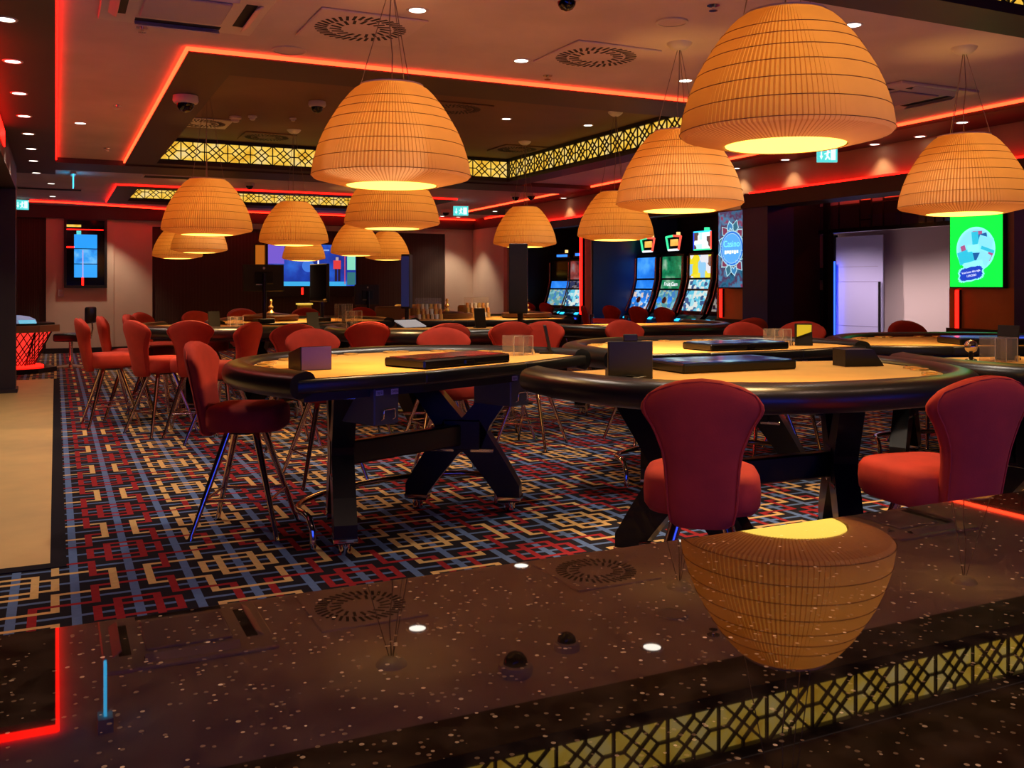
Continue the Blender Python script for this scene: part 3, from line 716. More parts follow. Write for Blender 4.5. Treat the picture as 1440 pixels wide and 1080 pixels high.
# ------------------------------------------------------------------ stools
def build_stool():
    P = {}
    rows = [(0.505, 0.085, 0.030), (0.520, 0.104, 0.036), (0.56, 0.113, 0.040), (0.63, 0.117, 0.041), (0.70, 0.121, 0.042), (0.75, 0.129, 0.043), (0.79, 0.143, 0.044), (0.83, 0.161, 0.044),
            (0.87, 0.178, 0.044), (0.905, 0.189, 0.043), (0.94, 0.194, 0.041), (0.968, 0.190, 0.036), (0.984, 0.172, 0.027), (0.991, 0.14, 0.012)]
    n = 28; rings = []
    for z, hw, th in rows:
        yb = -0.185 - 0.09*(z-0.505)/0.47
        ring = []
        for k in range(n):
            a = 2*math.pi*k/n; ca, sa = math.cos(a), math.sin(a)
            x = hw*math.copysign(abs(ca)**0.62, ca); yy = th*math.copysign(abs(sa)**0.75, sa)
            drop = 0.012*(1-abs(x/hw)**2) if z > 0.95 else 0
            ring.append((x, yb + yy + 0.05*(x/0.19)**2, z - 0.062*(x/0.19)**2*max(0.0, min(1.0, (z-0.83)/0.14))))
        rings.append(ring)
    mb = MB(); mb.rings(rings); P['backrest'] = mb.mesh('backrest', M['velvet'], 50)
    # welt seam running round the back
    seam = []
    for z, hw, th in rows[1:-1]: seam.append((-(hw*0.94), -0.185-0.09*(z-0.505)/0.47 - th*0.62 + 0.05*(hw*0.94/0.19)**2, z - 0.062*(hw*0.94/0.19)**2*max(0.0, min(1.0, (z-0.83)/0.14))))
    for x in (-0.11, -0.055, 0, 0.055, 0.11): seam.append((x, -0.185-0.09 - 0.026 + 0.05*(x/0.19)**2, 0.984 - 0.062*(x/0.19)**2))
    seam += [(-p[0], p[1], p[2]) for p in reversed(seam[:len(rows)-2])]
    mb = MB(); mb.tube(seam, 0.0035, 5); P['seam'] = mb.mesh('seam', M['velvet'], 60)
    srows = [(0.532, 0.80), (0.536, 0.92), (0.555, 0.985), (0.60, 1.0), (0.638, 0.985), (0.655, 0.93), (0.664, 0.82), (0.668, 0.5)]
    rings = []
    for z, s in srows:
        ring = []
        for k in range(n):
            a = 2*math.pi*k/n; ca, sa = math.cos(a), math.sin(a)
            ring.append((0.195*s*math.copysign(abs(ca)**0.55, ca), 0.015 + 0.20*s*math.copysign(abs(sa)**0.55, sa), z))
        rings.append(ring)
    mb = MB(); mb.rings(rings); P['seat'] = mb.mesh('seat', M['velvet'], 50)
    mb = MB(); mb.lathe([(0.10, 0.515), (0.11, 0.53), (0.11, 0.546)], 20, cap0=True, cap1=True); P['swivel'] = mb.mesh('swivel_plate', M['black_matte'], 40)
    P['leg'] = []; P['cap'] = []
    for sx, sy in ((1, 1), (1, -1), (-1, 1), (-1, -1)):
        mb = MB(); mb.tube([(0.07*sx, 0.07*sy, 0.53), (0.215*sx, 0.215*sy, 0.015)], [0.019, 0.012], 10); P['leg'].append(mb.mesh('leg', M['brass_leg'], 60))
        mb = MB(); mb.cyl((0.214*sx, 0.214*sy, 0.018), (0.219*sx, 0.219*sy, 0.0), 0.012, 0.014, 10); P['cap'].append(mb.mesh('foot_cap', M['chrome'], 60))
    q = 0.166; z = 0.19; P['rail'] = []
    for a, b in (((q, q), (q, -q)), ((q, -q), (-q, -q)), ((-q, -q), (-q, q)), ((-q, q), (q, q))):
        mb = MB(); mb.cyl((*a, z), (*b, z), 0.008, n=8); P['rail'].append(mb.mesh('foot_rest_bar', M['brass_leg'], 60))
    return P
M['brass_leg'] = mat('bronze_chrome', (0.66, 0.50, 0.42), 0.12, 1.0)
SP = build_stool()
def stool(label, x, y, fx, fy, group='red velvet stools at the card tables', z=0.0):
    t = thing('casino_stool', label, 'stool', (x, y, z), math.atan2(-fx, fy), group)
    b = inst('backrest', SP['backrest'], t); inst('seam', SP['seam'], b)
    inst('seat', SP['seat'], t); inst('swivel_plate', SP['swivel'], t)
    for k in range(4):
        l = inst('leg', SP['leg'][k], t); inst('foot_cap', SP['cap'][k], l); inst('foot_rest_bar', SP['rail'][k], t)
    return t
def stool_px(label, u, w, fx, fy, off=0.22, **k):
    """back seen at column u, w pixels wide face-on: distance from its usual 0.39 m width"""
    d = FPX*0.386/w; l = (u-720)/FPX*d
    x, y = _F[0]*d+_R[0]*l, _F[1]*d+_R[1]*l; n = math.hypot(fx, fy)
    return stool(label, x+off*fx/n, y+off*fy/n, fx, fy, **k)
stool_px('red stool seen from behind in the foreground, centred before the granite bar', 987, 171, 0.60, 0.80)
stool_px('large red stool at the right foreground turned to the left, seat showing beside its back', 1374, 165, 0.16, 0.98)
stool('red stool at the right edge of which only the seat shows', 3.36, 2.06, 0.5, 0.87)
stool('bright red stool alone at the left front, side-on, on four long chrome legs', 0.90, 5.075, 0.90, -0.44)
stool_px('red stool behind the purple box on the near left card table', 440, 80, 0.10, -1)
stool_px('red stool behind the middle of the near left card table', 624, 78, -0.15, -1)
stool_px('red stool behind the clear acrylic box, crossed by a dark strap', 763, 66, -0.75, -0.6)
stool_px('red stool at the back of the middle card table, left of the black screen top', 879, 64, 0.05, -1)
stool_px('red stool at the back of the middle card table, right of the black tray', 1048, 68, -0.1, -1)
stool_px('red stool behind the small yellow sign on the middle card table', 1128, 66, -0.8, -0.6)
stool_px('red stool behind the right card table in front of the white entrance wall', 1277, 65, -0.1, -1)
stool_px('red stool seen from behind between the left group and the purple box', 268, 64, 0.25, 1)
stool_px('narrow red stool seen from its side left of the purple box', 348, 67, -0.75, 0.65)
stool_px('dark red stool seen from behind, just left above the purple box', 414, 70, 0.0, 1)
stool_px('dark red stool seen from behind, between purple box and acrylic box', 517, 66, 0.05, 1)
stool_px('red stool whose top edge shows just above the stool behind the near left table', 629, 69, 0.0, 1)
stool_px('red stool seen from behind, left of the acrylic box', 718, 66, 0.1, 1)
stool('leftmost red stool of the left group, leaning back', 0.46, 9.45, 0.97, 0.10)
stool('red stool behind the two front ones of the left group', 0.66, 9.95, 0.97, -0.10)
stool('front red stool of the left group, its curved back to the camera', 0.83, 8.75, 0.90, 0.42)
stool('red stool inside the left group, far side of the table', 1.05, 11.0, 0.8, -0.6)
stool('red stool partly hidden behind the left group', 0.92, 10.35, 0.95, -0.3)
stool('red stool beyond the left rear table, left one of a pair', 1.58, 11.35, 0.4, -0.9)
stool('red stool beyond the left rear table, right one of a pair', 2.15, 11.85, 0.2, -1.0)
stool('far red stool left of the monitor pole base', 2.2, 12.35, 0.1, -1.0)
stool('far red stool right of the monitor pole base', 3.0, 12.3, 0, -1.0)
stool('far red stool behind the tall acrylic tubes', 3.75, 12.3, -0.1, -1.0)
stool('red stool just behind the middle table, only its top arc visible before the slots', 5.75, 7.1, 0, 1)

# ------------------------------------------------------------------ card tables
A0, B0, YC = 1.0, 1.13, 0.0
def outline(scale=1.0, n=40):
    pts = []
    for k in range(n+1):
        a = math.pi*k/n
        ca, sa = math.cos(a), math.sin(a)
        pts.append((A0*scale*math.copysign(abs(ca)**0.80, ca), YC + B0*scale*abs(sa)**0.80))
    return pts
ZF = 0.875
def build_table():
    P = {}
    inner = [(x*0.935, y*0.935) for x, y in outline()[1:-1]]
    felt = [(-0.96, 0.012), (-0.36, -0.09), (0.36, -0.09), (0.96, 0.012)] + inner
    mb = MB(); mb.prism(felt, ZF-0.035, ZF); P['felt'] = mb.mesh('felt_top', M['felt'])
    # padded rail
    path = [(0.985, -0.012)] + outline()[1:-1] + [(-0.985, -0.012)]
    rings = []; m = len(path)
    for i, (x, y) in enumerate(path):
        x0, y0 = path[max(i-1, 0)]; x1, y1 = path[min(i+1, m-1)]
        tx, ty = x1-x0, y1-y0; L = math.hypot(tx, ty); nx, ny = ty/L, -tx/L
        ring = []
        for k in range(18):
            a = 2*math.pi*k/18
            rr = 0.072*math.copysign(abs(math.cos(a))**0.8, math.cos(a)); hz = 0.058*math.copysign(abs(math.sin(a))**0.85, math.sin(a))
            ring.append((x+nx*rr, y+ny*rr, ZF-0.028+hz + (0.006 if rr < 0 else 0)))
        rings.append(ring)
    mb = MB(); mb.rings(rings); P['rail'] = mb.mesh('arm_rest', M['leather'], 60)
    mb = MB()
    for p, q in (((-1.01, 0.0), (-0.36, -0.105)), ((-0.36, -0.105), (0.36, -0.105)), ((0.36, -0.105), (1.01, 0.0))):
        v = Vector((q[0]-p[0], q[1]-p[1], 0))
        mb.box(((p[0]+q[0])/2, (p[1]+q[1])/2, ZF-0.032), (v.length+0.01, 0.035, 0.062), math.atan2(v.y, v.x), 0.012, 2)
    P['edge'] = mb.mesh('dealer_edge', M['leather'], 50)
    mb = MB(); mb.prism([(x*0.88, y*0.86) for x, y in outline()[2:-2]] + [(-0.93, 0.06), (-0.3, -0.03), (0.3, -0.03), (0.93, 0.06)], ZF-0.11, ZF-0.036); P['sub'] = mb.mesh('under_frame', M['black_matte'])
    # cup rings set in the rail
    P['cups'] = []
    for k in range(7):
        a = math.pi*(0.16 + 0.68*k/6)
        for off in (-0.045, 0.045):
            ca, sa = math.cos(a+off), math.sin(a+off); x, y = A0*0.885*math.copysign(abs(ca)**0.8, ca), B0*0.885*abs(sa)**0.8
            P['cups'].append((x, y))
    mb = MB(); mb.lathe([(0.030, 0.001), (0.030, 0.008), (0.041, 0.009), (0.043, 0.001)], 20); P['cup'] = mb.mesh('cup_ring', M['brass'], 50)
    # X trestle in its own plane (x along the trestle)
    mb = MB(); T = 0.055
    def limb(pts, wd):
        rings = []
        for i, (p, w) in enumerate(zip(pts, wd)):
            a = Vector(pts[max(i-1, 0)]); b = Vector(pts[min(i+1, len(pts)-1)]); d = (b-a).normalized(); nrm = Vector((-d.y, d.x))
            pa = Vector(p)+nrm*w; pb = Vector(p)-nrm*w
            rings.append([(pa.x, -T, pa.y), (pa.x, T, pa.y), (pb.x, T, pb.y), (pb.x, -T, pb.y)])
        mb.rings(rings)
    for s in (-1, 1):
        limb([(0.02*s, 0.46), (0.10*s, 0.36), (0.20*s, 0.22), (0.265*s, 0.12), (0.27*s, 0.055)], [0.10, 0.085, 0.075, 0.07, 0.06])
        limb([(0.02*s, 0.40), (0.10*s, 0.53), (0.20*s, 0.66), (0.28*s, 0.78)], [0.10, 0.075, 0.065, 0.065])
    mb.box((0, 0, 0.43), (0.24, 2*T+0.01, 0.20), 0, 0.02)
    P['trestle'] = mb.mesh('trestle_leg', M['black'])
    mb = MB(); mb.lathe([(0.030, 0), (0.030, 0.07)], 14, cap0=True, cap1=True); P['foot'] = mb.mesh('foot', M['chrome'], 50)
    mb = MB(); mb.box((0, 0, 0), (0.135, 0.118, 0.024), 0, 0.004); P['collar'] = mb.mesh('collar', M['chrome'])
    return P
TP = build_table()
BOX_ME = MB().b2(-0.075, 0.075, -0.02, 0.26, -0.175, 0.0, 0.006).mesh('cash_box', M['grey_box'])
def card_table(label, x, y, rz, boxes=True, names=('BJ10', 'OPEN')):
    t = thing('card_table', label, 'table', (x, y, 0), rz, 'half-round card tables')
    inst('felt_top', TP['felt'], t); rl = inst('arm_rest', TP['rail'], t); inst('dealer_edge', TP['edge'], t); inst('under_frame', TP['sub'], t)
    for cx, cy in TP['cups']: inst('cup_ring', TP['cup'], rl, (cx, cy, ZF))
    for s in (-1, 1):
        a = math.atan2(0.45, -0.30*s); cxx, cyy = 0.44*s, 0.43
        tr = inst('trestle_leg', TP['trestle'], t, (cxx, cyy, 0), a)
        for q in (-1, 1):
            inst('foot', TP['foot'], tr, (0.27*q, 0, 0)); inst('collar', TP['collar'], tr, (0.27*q, 0, 0.075)); inst('collar', TP['collar'], tr, (0.275*q, 0, 0.755))
            inst('collar', TP['collar'], tr, (0.115*q, 0, 0.345))
    MB().box((0, 0.43, 0.43), (0.86, 0.06, 0.12), 0, 0.008).build('stretcher', M['black'], t)
    pts = [(-0.80, 0.42, 0.16)] + [(0.64*math.cos(a), 0.46+0.34*math.sin(a), 0.16) for a in [math.pi*(1-k/16) for k in range(17)]] + [(0.80, 0.42, 0.16)]
    MB().tube(pts[1:-1], 0.016, 10).build('foot_rail', M['brass_leg'], t, 60)
    for s in (-1, 1): MB().tube([(0.64*s, 0.46, 0.16), (0.655*s, 0.40, 0.15), (0.655*s, 0.37, 0.09), (0.655*s, 0.37, 0.0)], 0.016, 10).build('rail_bracket', M['chrome'], t, 60)
    if boxes:
        for bx in (-0.52, 0.42):
            b = inst('cash_box', BOX_ME, t, (bx, 0.0, ZF-0.07))
            MB().tube([(-0.035, -0.022, -0.15), (-0.035, -0.04, -0.14), (-0.035, -0.04, -0.105), (-0.03, -0.042, -0.10), (0.03, -0.042, -0.10), (0.035, -0.04, -0.105), (0.035, -0.04, -0.14), (0.035, -0.022, -0.15)], 0.004, 6).build('handle', M['chrome'], b, 60)
            for sx, tx in ((-0.045, names[0]), (0.047, names[1])):
                MB().b2(sx-0.022, sx+0.022, -0.0225, -0.0205, -0.035, -0.010).build('sticker', M['paper'], b)
                text_part('sticker_text', tx, 0.016, M['ink'], b, (sx, -0.0232, -0.0225), (R(90), 0, 0), 0.0002)
    return t
T1 = (1.87, 4.455, math.atan2(0.77, 1.88)); T2 = (3.93, 4.74, 0.0); T4 = (5.82, 4.40, -0.42)
T3 = (2.98, 3.86, math.pi-0.03); T5 = (5.16, 3.42, math.pi-0.42)
card_table('near left card table with tan felt and a purple card box at its corner', *T1)
card_table('middle card table with tan felt behind the near right one', *T2)
card_table('near right card table with a thick black padded rail facing the bar', *T3)
card_table('right rear card table below the white entrance wall', *T4)
card_table('card table cut by the right edge of the frame, an acrylic box on it', *T5, boxes=False)
card_table('left rear card table beside the group of red stools', 1.80, 9.90, math.pi-0.62, boxes=False)
card_table('centre rear card table with stools along its near side', 3.30, 8.55, math.pi-0.18, boxes=False)
card_table('rear card table in front of the slot machines', 5.35, 8.55, math.pi+0.1, boxes=False)
card_table('far left roulette table carrying the large monitor', 2.55, 10.55, 0.1, boxes=False)
card_table('far right roulette table beside the tall upright display', 4.75, 10.35, -0.1, boxes=False)

# ------------------------------------------------------------------ things lying on the tables (placed in table coordinates)
def on_table(T, lx, ly, z=ZF):
    c_, s_ = math.cos(T[2]), math.sin(T[2])
    return (T[0]+c_*lx-s_*ly, T[1]+s_*lx+c_*ly, z)
def chip_tray(label, T, m, w=0.62, d=0.30, lx=0.0, ly=0.10):
    p = on_table(T, lx, ly, ZF+0.001); t = thing('chip_tray', label, 'chip tray', p, T[2], 'chip trays on the card tables')
    MB().b2(-w/2, w/2, -d/2, d/2, 0, 0.045, 0.008).build('tray_body', M['black'], t)
    MB().b2(-w/2+0.02, w/2-0.02, -d/2+0.02, d/2-0.02, 0.045, 0.049).build('lid_face', m, t)
    MB().b2(-0.03, 0.03, -d/2-0.006, -d/2+0.001, 0.012, 0.03).build('lock', M['chrome'], t)
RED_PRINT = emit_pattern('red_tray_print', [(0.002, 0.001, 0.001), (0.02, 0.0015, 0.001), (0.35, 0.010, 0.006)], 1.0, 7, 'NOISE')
TRAY_REFL = emit_pattern('tray_painted_reflections', [(0.002, 0.002, 0.006), (0.01, 0.01, 0.05), (0.02, 0.05, 0.16), (0.25, 0.45, 0.5)], 1.0, 7, 'NOISE')  # reflections on the glossy tray lids, put into the emitted colour
chip_tray('dark chip tray with a red print on the near left card table', T1, RED_PRINT)
chip_tray('black glossy chip tray on the middle card table', T2, TRAY_REFL)
chip_tray('glossy chip tray with painted-in blue reflections on the near right card table', T3, TRAY_REFL, 0.66, 0.34, 0.05, 0.14)
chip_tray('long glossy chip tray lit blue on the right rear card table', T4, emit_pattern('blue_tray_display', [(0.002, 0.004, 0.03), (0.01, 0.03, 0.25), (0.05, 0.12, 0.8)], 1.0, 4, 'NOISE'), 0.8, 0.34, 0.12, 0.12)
# purple card box
x, y = g(442, 521, ZF); t = thing('card_box', 'purple-faced open card box on the corner of the near left table', 'box', (x, y+0.09, ZF), 0.12)
mb = MB()
prof = [(-0.085, 0.0), (0.085, 0.0), (0.085, 0.075), (-0.085, 0.115)]
mb.rings([[(-0.078, yy, zz) for yy, zz in prof], [(0.078, yy, zz) for yy, zz in prof]]); mb.build('box_body', M['black_matte'], t)
MB().b2(-0.074, 0.074, -0.090, -0.085, 0.004, 0.112).build('front_plate', mat('purple_plastic', (0.16, 0.10, 0.34), 0.4), t)
# black shuffler seen from behind on the near right table
x, y = g(886, 533, ZF); t = thing('card_shuffler', 'matte black card shuffler screen on the near right table', 'card shuffler', (x, y, ZF), -0.35)
MB().b2(-0.098, 0.098, -0.012, 0.012, 0.0, 0.165, 0.003).build('back_panel', M['black_matte'], t)
MB().b2(-0.03, 0.032, -0.010, 0.010, 0.165, 0.195, 0.003).build('camera_head', M['black_matte'], t)
MB().b2(-0.09, 0.09, 0.012, 0.10, 0.0, 0.04, 0.004).build('base', M['black_matte'], t)
MB().tube([(-0.05, -0.03, 0.006), (-0.01, -0.035, 0.02), (0.03, -0.03, 0.006), (0.06, -0.03, 0.012), (0.02, -0.04, 0.008), (-0.06, -0.045, 0.004), (-0.14, -0.02, 0.003)], 0.006, 6).build('cable', M['black'], t, 60)
# wedge reader on the near right table
x, y = g(1205, 514, ZF); t = thing('card_reader', 'dark wedge-shaped reader with a glossy slanted face on the near right table', 'card reader', (x, y, ZF), -0.25)
mb = MB(); prof = [(-0.10, 0.0), (0.115, 0.0), (0.055, 0.085), (-0.10, 0.085)]
mb.rings([[(xx, -0.06, zz) for xx, zz in prof], [(xx, 0.06, zz) for xx, zz in prof]]); mb.build('reader_body', M['black_matte'], t)
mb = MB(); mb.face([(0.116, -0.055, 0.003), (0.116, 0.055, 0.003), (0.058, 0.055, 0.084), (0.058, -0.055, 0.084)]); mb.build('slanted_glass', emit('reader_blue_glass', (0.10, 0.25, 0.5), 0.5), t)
def acrylic_box(label, u, v, s=0.11, h=0.11, rz=0.3, z=ZF, ball=True, dd=None):
    x, y = g(u, v, z) if dd is None else dep(u, v, dd)[:2]
    t = thing('acrylic_box', label, 'card holder', (x, y, z), rz, 'clear acrylic card holders')
    for a, b in (((-s/2, 0), (0.004, s)), ((s/2, 0), (0.004, s)), ((0, s/2), (s, 0.004)), ((0, -s/2), (s*0.5, 0.004)), ((0, 0), (0.004, s))):
        MB().box((a[0], a[1], h/2), (b[0], b[1], h)).build('acrylic_wall', M['acrylic'], t)
    MB().b2(-s/2, s/2, -s/2, s/2, 0, 0.004).build('base', M['acrylic'], t)
    for sx in (-1, 0, 1): MB().cyl((sx*s/2, -s/2, 0), (sx*s/2, -s/2, h), 0.0022, n=5).build('bright_edge', M['white_metal'], t)
    MB().b2(-s/2, s/2, -s/2-0.002, -s/2+0.002, h-0.003, h).build('bright_edge', M['white_metal'], t)
    if ball:
        MB().cyl((s*0.8, -0.01, 0), (s*0.8, -0.01, 0.03), 0.012).build('chrome_stem', M['chrome'], t, 50)
acrylic_box('clear acrylic card holder on the near left table', 728, 499, 0.13, 0.115, 0.1)
acrylic_box('clear acrylic card holder on the middle table beside the yellow sign', 1093, 486, 0.13, 0.115, -0.1)
acrylic_box('clear acrylic card holder at the right edge of the frame', 1404, 508, 0.13, 0.13, -0.3)
acrylic_box('tall clear acrylic tubes on a rear table', 495, 462, 0.15, 0.17, 0, ball=False)
acrylic_box('clear acrylic holder with a pink gleam on the left rear table', 331, 461, 0.12, 0.11, 0.1)
acrylic_box('tall clear acrylic holder further back, right of the edge-on monitor', 483, 452, 0.16, 0.2, 0, ball=False)
# yellow sign, table-limit panels
x, y = g(1130, 486, ZF); t = thing('table_sign', 'small black table sign with a yellow face on the middle table', 'sign', (x, y, ZF), -0.55)
MB().box((0, 0, 0.075), (0.115, 0.012, 0.15), rot=Matrix.Rotation(R(-8), 4, 'X')).build('sign_panel', M['black_matte'], t)
mb = MB(); mb.face([(-0.048, -0.021, 0.06), (0.048, -0.019, 0.095), (0.048, -0.0255, 0.142), (-0.048, -0.0255, 0.142)]); mb.build('yellow_face', emit('sign_yellow', (0.75, 0.52, 0.02), 0.75), t)
MB().b2(-0.05, 0.05, -0.02, 0.05, 0, 0.01).build('base', M['black_matte'], t)
def slim_panel(label, u, v, rz, h=0.15, tilt=-12):
    x, y = g(u, v, ZF); t = thing('limit_display', label, 'sign', (x, y, ZF), rz)
    MB().box((0, 0, h/2), (0.11, 0.014, h), rot=Matrix.Rotation(R(tilt), 4, 'X')).build('display_panel', M['black_matte'], t)
    MB().b2(-0.05, 0.05, -0.03, 0.05, 0, 0.012).build('base', M['black_matte'], t)
slim_panel('narrow black limit display standing edge-on at the right edge', 1417, 506, -1.3, 0.19)
slim_panel('dark strap-like limit display standing before a red stool', 770, 497, 1.15, 0.17)
slim_panel('small dark limit display on the left rear table', 440, 466, 0.2, 0.17)
slim_panel('black limit display on the rear table near the chip racks', 675, 461, 0.0, 0.19)
slim_panel('small black limit display by the pink acrylic holder', 301, 461, 0.2, 0.16)
# chrome ball stand
x, y = g(1395, 508, ZF); t = thing('chrome_ball', 'polished chrome ball on a stand at the right edge', 'ornament', (x-0.10, y+0.05, ZF))
MB().lathe([(0.0, 0.045), (0.014, 0.048), (0.026, 0.056), (0.034, 0.072), (0.034, 0.088), (0.026, 0.104), (0.014, 0.112), (0, 0.115)], 20).build('ball', M['chrome'], t, 60)
MB().lathe([(0.03, 0), (0.03, 0.01), (0.012, 0.016), (0.012, 0.05)], 16, cap0=True).build('stand', M['black'], t, 50)
# roulette wheels
def roulette(label, x, y):
    t = thing('roulette_wheel', label, 'roulette wheel', (x, y, ZF), 0, 'roulette wheels')
    MB().lathe([(0.30, 0), (0.32, 0.02), (0.32, 0.06), (0.30, 0.07), (0.27, 0.05), (0.25, 0.045)], 36).build('bowl', mat('dark_walnut', (0.09, 0.035, 0.015), 0.3), t, 40)
    MB().lathe([(0.25, 0.05), (0.2, 0.075), (0.1, 0.09), (0.0, 0.10)], 36).build('rotor', M['black'], t, 40)
    MB().lathe([(0.05, 0.09), (0.03, 0.11), (0.015, 0.13), (0.03, 0.15), (0.03, 0.165), (0.012, 0.18), (0.012, 0.21), (0.02, 0.225), (0.012, 0.245), (0.0, 0.25)], 16).build('turret', M['brass'], t, 60)
roulette('roulette wheel with a brass turret beyond the acrylic box and red stools', 5.38, 10.72)
roulette('roulette wheel with a brass turret beside the clear chip rack', 4.40, 10.98)
roulette('roulette wheel with a brass turret near the large monitor pole', 2.25, 11.1)
def chip_rack(label, u, v, dd):
    x, y, z = dep(u, v, dd); t = thing('chip_rack', label, 'chip rack', (x, y, ZF), -0.2, 'clear chip racks')
    MB().b2(-0.16, 0.16, -0.10, 0.10, 0, 0.012).build('base', M['acrylic'], t)
    for r_ in range(3):
        for k in range(6): MB().cyl((-0.13+0.052*k, -0.06+0.05*r_, 0.01+0.05*r_), (-0.13+0.052*k, -0.06+0.05*r_, 0.07+0.06*r_), 0.019, n=10).build('chip_stack', [M['paper'], M['brass'], M['orange_wood'], M['white_metal']][(k+r_) % 4], t)
    MB().b2(-0.16, 0.16, 0.09, 0.095, 0, 0.26).build('back_plate', M['acrylic'], t)
chip_rack('clear chip rack full of stacked chips, left of two', 604, 446, 11.25)
chip_rack('clear chip rack full of stacked chips, right of two beside the black display', 672, 447, 12.0)
# small tablet
x, y = g(577, 460, ZF); t = thing('tablet', 'white-faced tablet lying tilted on a rear table', 'tablet', (x, y, ZF), 0.3)
MB().box((0, 0, 0.035), (0.26, 0.18, 0.012), rot=Matrix.Rotation(R(18), 4, 'X')).build('screen', emit('tablet_glow', (0.6, 0.55, 0.55), 0.5), t); MB().b2(-0.1, 0.1, 0.02, 0.09, 0, 0.03).build('stand', M['black_matte'], t)
# ------------------------------------------------------------------ monitors on poles
def monitor(label, x, y, zb, z0, z1, w, rz, back=True, floor_base=False):
    t = thing('pole_monitor', label, 'monitor', (x, y, zb), rz, 'black monitors on poles')
    h = z1-z0; zc = (z0+z1)/2-zb
    MB().box((0, 0, zc), (w, 0.035, h), 0, 0.006).build('housing', M['black_matte'], t)
    MB().box((0, 0.0185, zc), (w-0.03, 0.002, h-0.03)).build('display', M['screen_black'], t)
    MB().box((0, -0.022, zc), (w*0.45, 0.012, h*0.45), 0, 0.004).build('rear_cover', M['black'], t)
    MB().cyl((0, -0.03, 0.0), (0, -0.03, zc+0.05), 0.022, n=12).build('pole', M['black'], t, 50)
    MB().box((0, -0.02, 0.025), (0.20, 0.16, 0.05), 0, 0.01).build('base', M['black_matte'], t)
    if back:
        MB().box((-w*0.12, -0.0195, zc-h*0.25), (0.07, 0.002, 0.012)).build('maker_plate', M['paper'], t)
        MB().lathe([(0.014, 0), (0.014, 0.002)], 16, (0, 0, 0), True, True).build('emblem', M['paper'], t, loc=(0, -0.019, zc+h*0.36)).rotation_euler = (R(90), 0, 0)
monitor('large black monitor seen from behind on a pole above the rear tables', 2.05, 10.52, ZF, 1.22, 1.515, 0.48, 0.25)
monitor('black monitor seen edge-on in front of the video wall', 2.70, 10.62, ZF, 1.10, 1.53, 0.46, 1.75, False)
x, y, z = dep(516, 414, 14.0); monitor('far black monitor seen from behind right of the video wall', x, y, 0, 1.0, 1.30, 0.42, 0.3, True)
x, y, z = dep(729, 390, 10.3); t = thing('upright_display', 'tall narrow black upright display under a pendant lamp', 'display', (x, y, 0), -0.5)
MB().b2(-0.10, 0.10, -0.05, 0.05, 0.98, 1.74, 0.006).build('housing', M['black_matte'], t); MB().b2(-0.095, 0.095, -0.054, -0.049, 1.0, 1.72).build('screen', mat('dark_blue_glass', (0.012, 0.016, 0.026), 0.5), t)
MB().cyl((0.02, 0, 0.0), (0.02, 0, 1.0), 0.03).build('pole', M['black'], t, 50); MB().lathe([(0.16, 0), (0.16, 0.015), (0.04, 0.03)], 24, cap0=True, cap1=True).build('base', M['black'], t, 40)
x, y, z = dep(572, 390, 9.6); t = thing('upright_display', 'slim black display seen edge-on right of the small far lamps', 'display', (x, y, 0), 0.9)
MB().b2(-0.05, 0.05, -0.045, 0.045, 1.05, 1.60, 0.006).build('housing', M['black_matte'], t); MB().b2(-0.054, -0.049, -0.04, 0.04, 1.07, 1.58).build('screen', emit('dim_blue_screen', (0.008, 0.012, 0.05), 1.0), t)
MB().cyl((0, 0, 0.0), (0, 0, 1.06), 0.022).build('pole', M['black'], t, 50); MB().lathe([(0.15, 0), (0.15, 0.015), (0.03, 0.03)], 24, cap0=True, cap1=True).build('base', M['black'], t, 40)

# ------------------------------------------------------------------ slot machines
def E3(n, c, s=1.0): return emit(n, c, s)
SC = {
    'blue': emit_pattern('slot_screen_blue', [(0.01, 0.10, 0.55), (0.02, 0.22, 0.85), (0.10, 0.45, 1.0)], 1.1, 3, 'NOISE'),
    'blue_reels': emit_pattern('slot_reels_blue', [(0.02, 0.16, 0.55), (0.35, 0.65, 1.0), (0.03, 0.22, 0.75), (0.75, 0.6, 0.55)], 1.0, 16),
    'green': emit_pattern('slot_screen_green', [(0.0, 0.05, 0.02), (0.01, 0.25, 0.10), (0.35, 0.55, 0.40)], 1.0, 5, 'NOISE'),
    'green_reels': emit_pattern('slot_reels_green', [(0.10, 0.35, 0.40), (0.45, 0.50, 0.35), (0.06, 0.25, 0.60), (0.25, 0.55, 0.6)], 0.9, 15),
    'yellow': emit_pattern('slot_screen_yellow', [(0.9, 0.75, 0.02), (0.30, 0.65, 0.95), (0.95, 0.80, 0.05), (0.85, 0.85, 0.9), (0.25, 0.12, 0.08)], 1.0, 7),
    'white': emit_pattern('slot_screen_white', [(0.85, 0.95, 1.0), (0.55, 0.85, 0.90), (1.0, 1.0, 1.0), (0.10, 0.06, 0.05)], 1.2, 7),
    'cyan_reels': emit_pattern('slot_reels_cyan', [(0.10, 0.55, 0.75), (0.35, 0.75, 0.85), (0.75, 0.80, 0.75), (0.03, 0.10, 0.25)], 1.0, 17),
    'dark_reels': emit_pattern('slot_reels_dark', [(0.01, 0.01, 0.02), (0.25, 0.22, 0.25), (0.03, 0.05, 0.15), (0.4, 0.35, 0.3)], 0.7, 18),
    'orange_top': emit_pattern('slot_topper_orange', [(0.9, 0.30, 0.02), (1.0, 0.65, 0.15)], 1.2, 6, 'NOISE'),
    'red_art': emit_pattern('slot_art_red', [(0.02, 0.01, 0.02), (0.35, 0.06, 0.05), (0.35, 0.25, 0.25)], 0.8, 5, 'NOISE'),
}
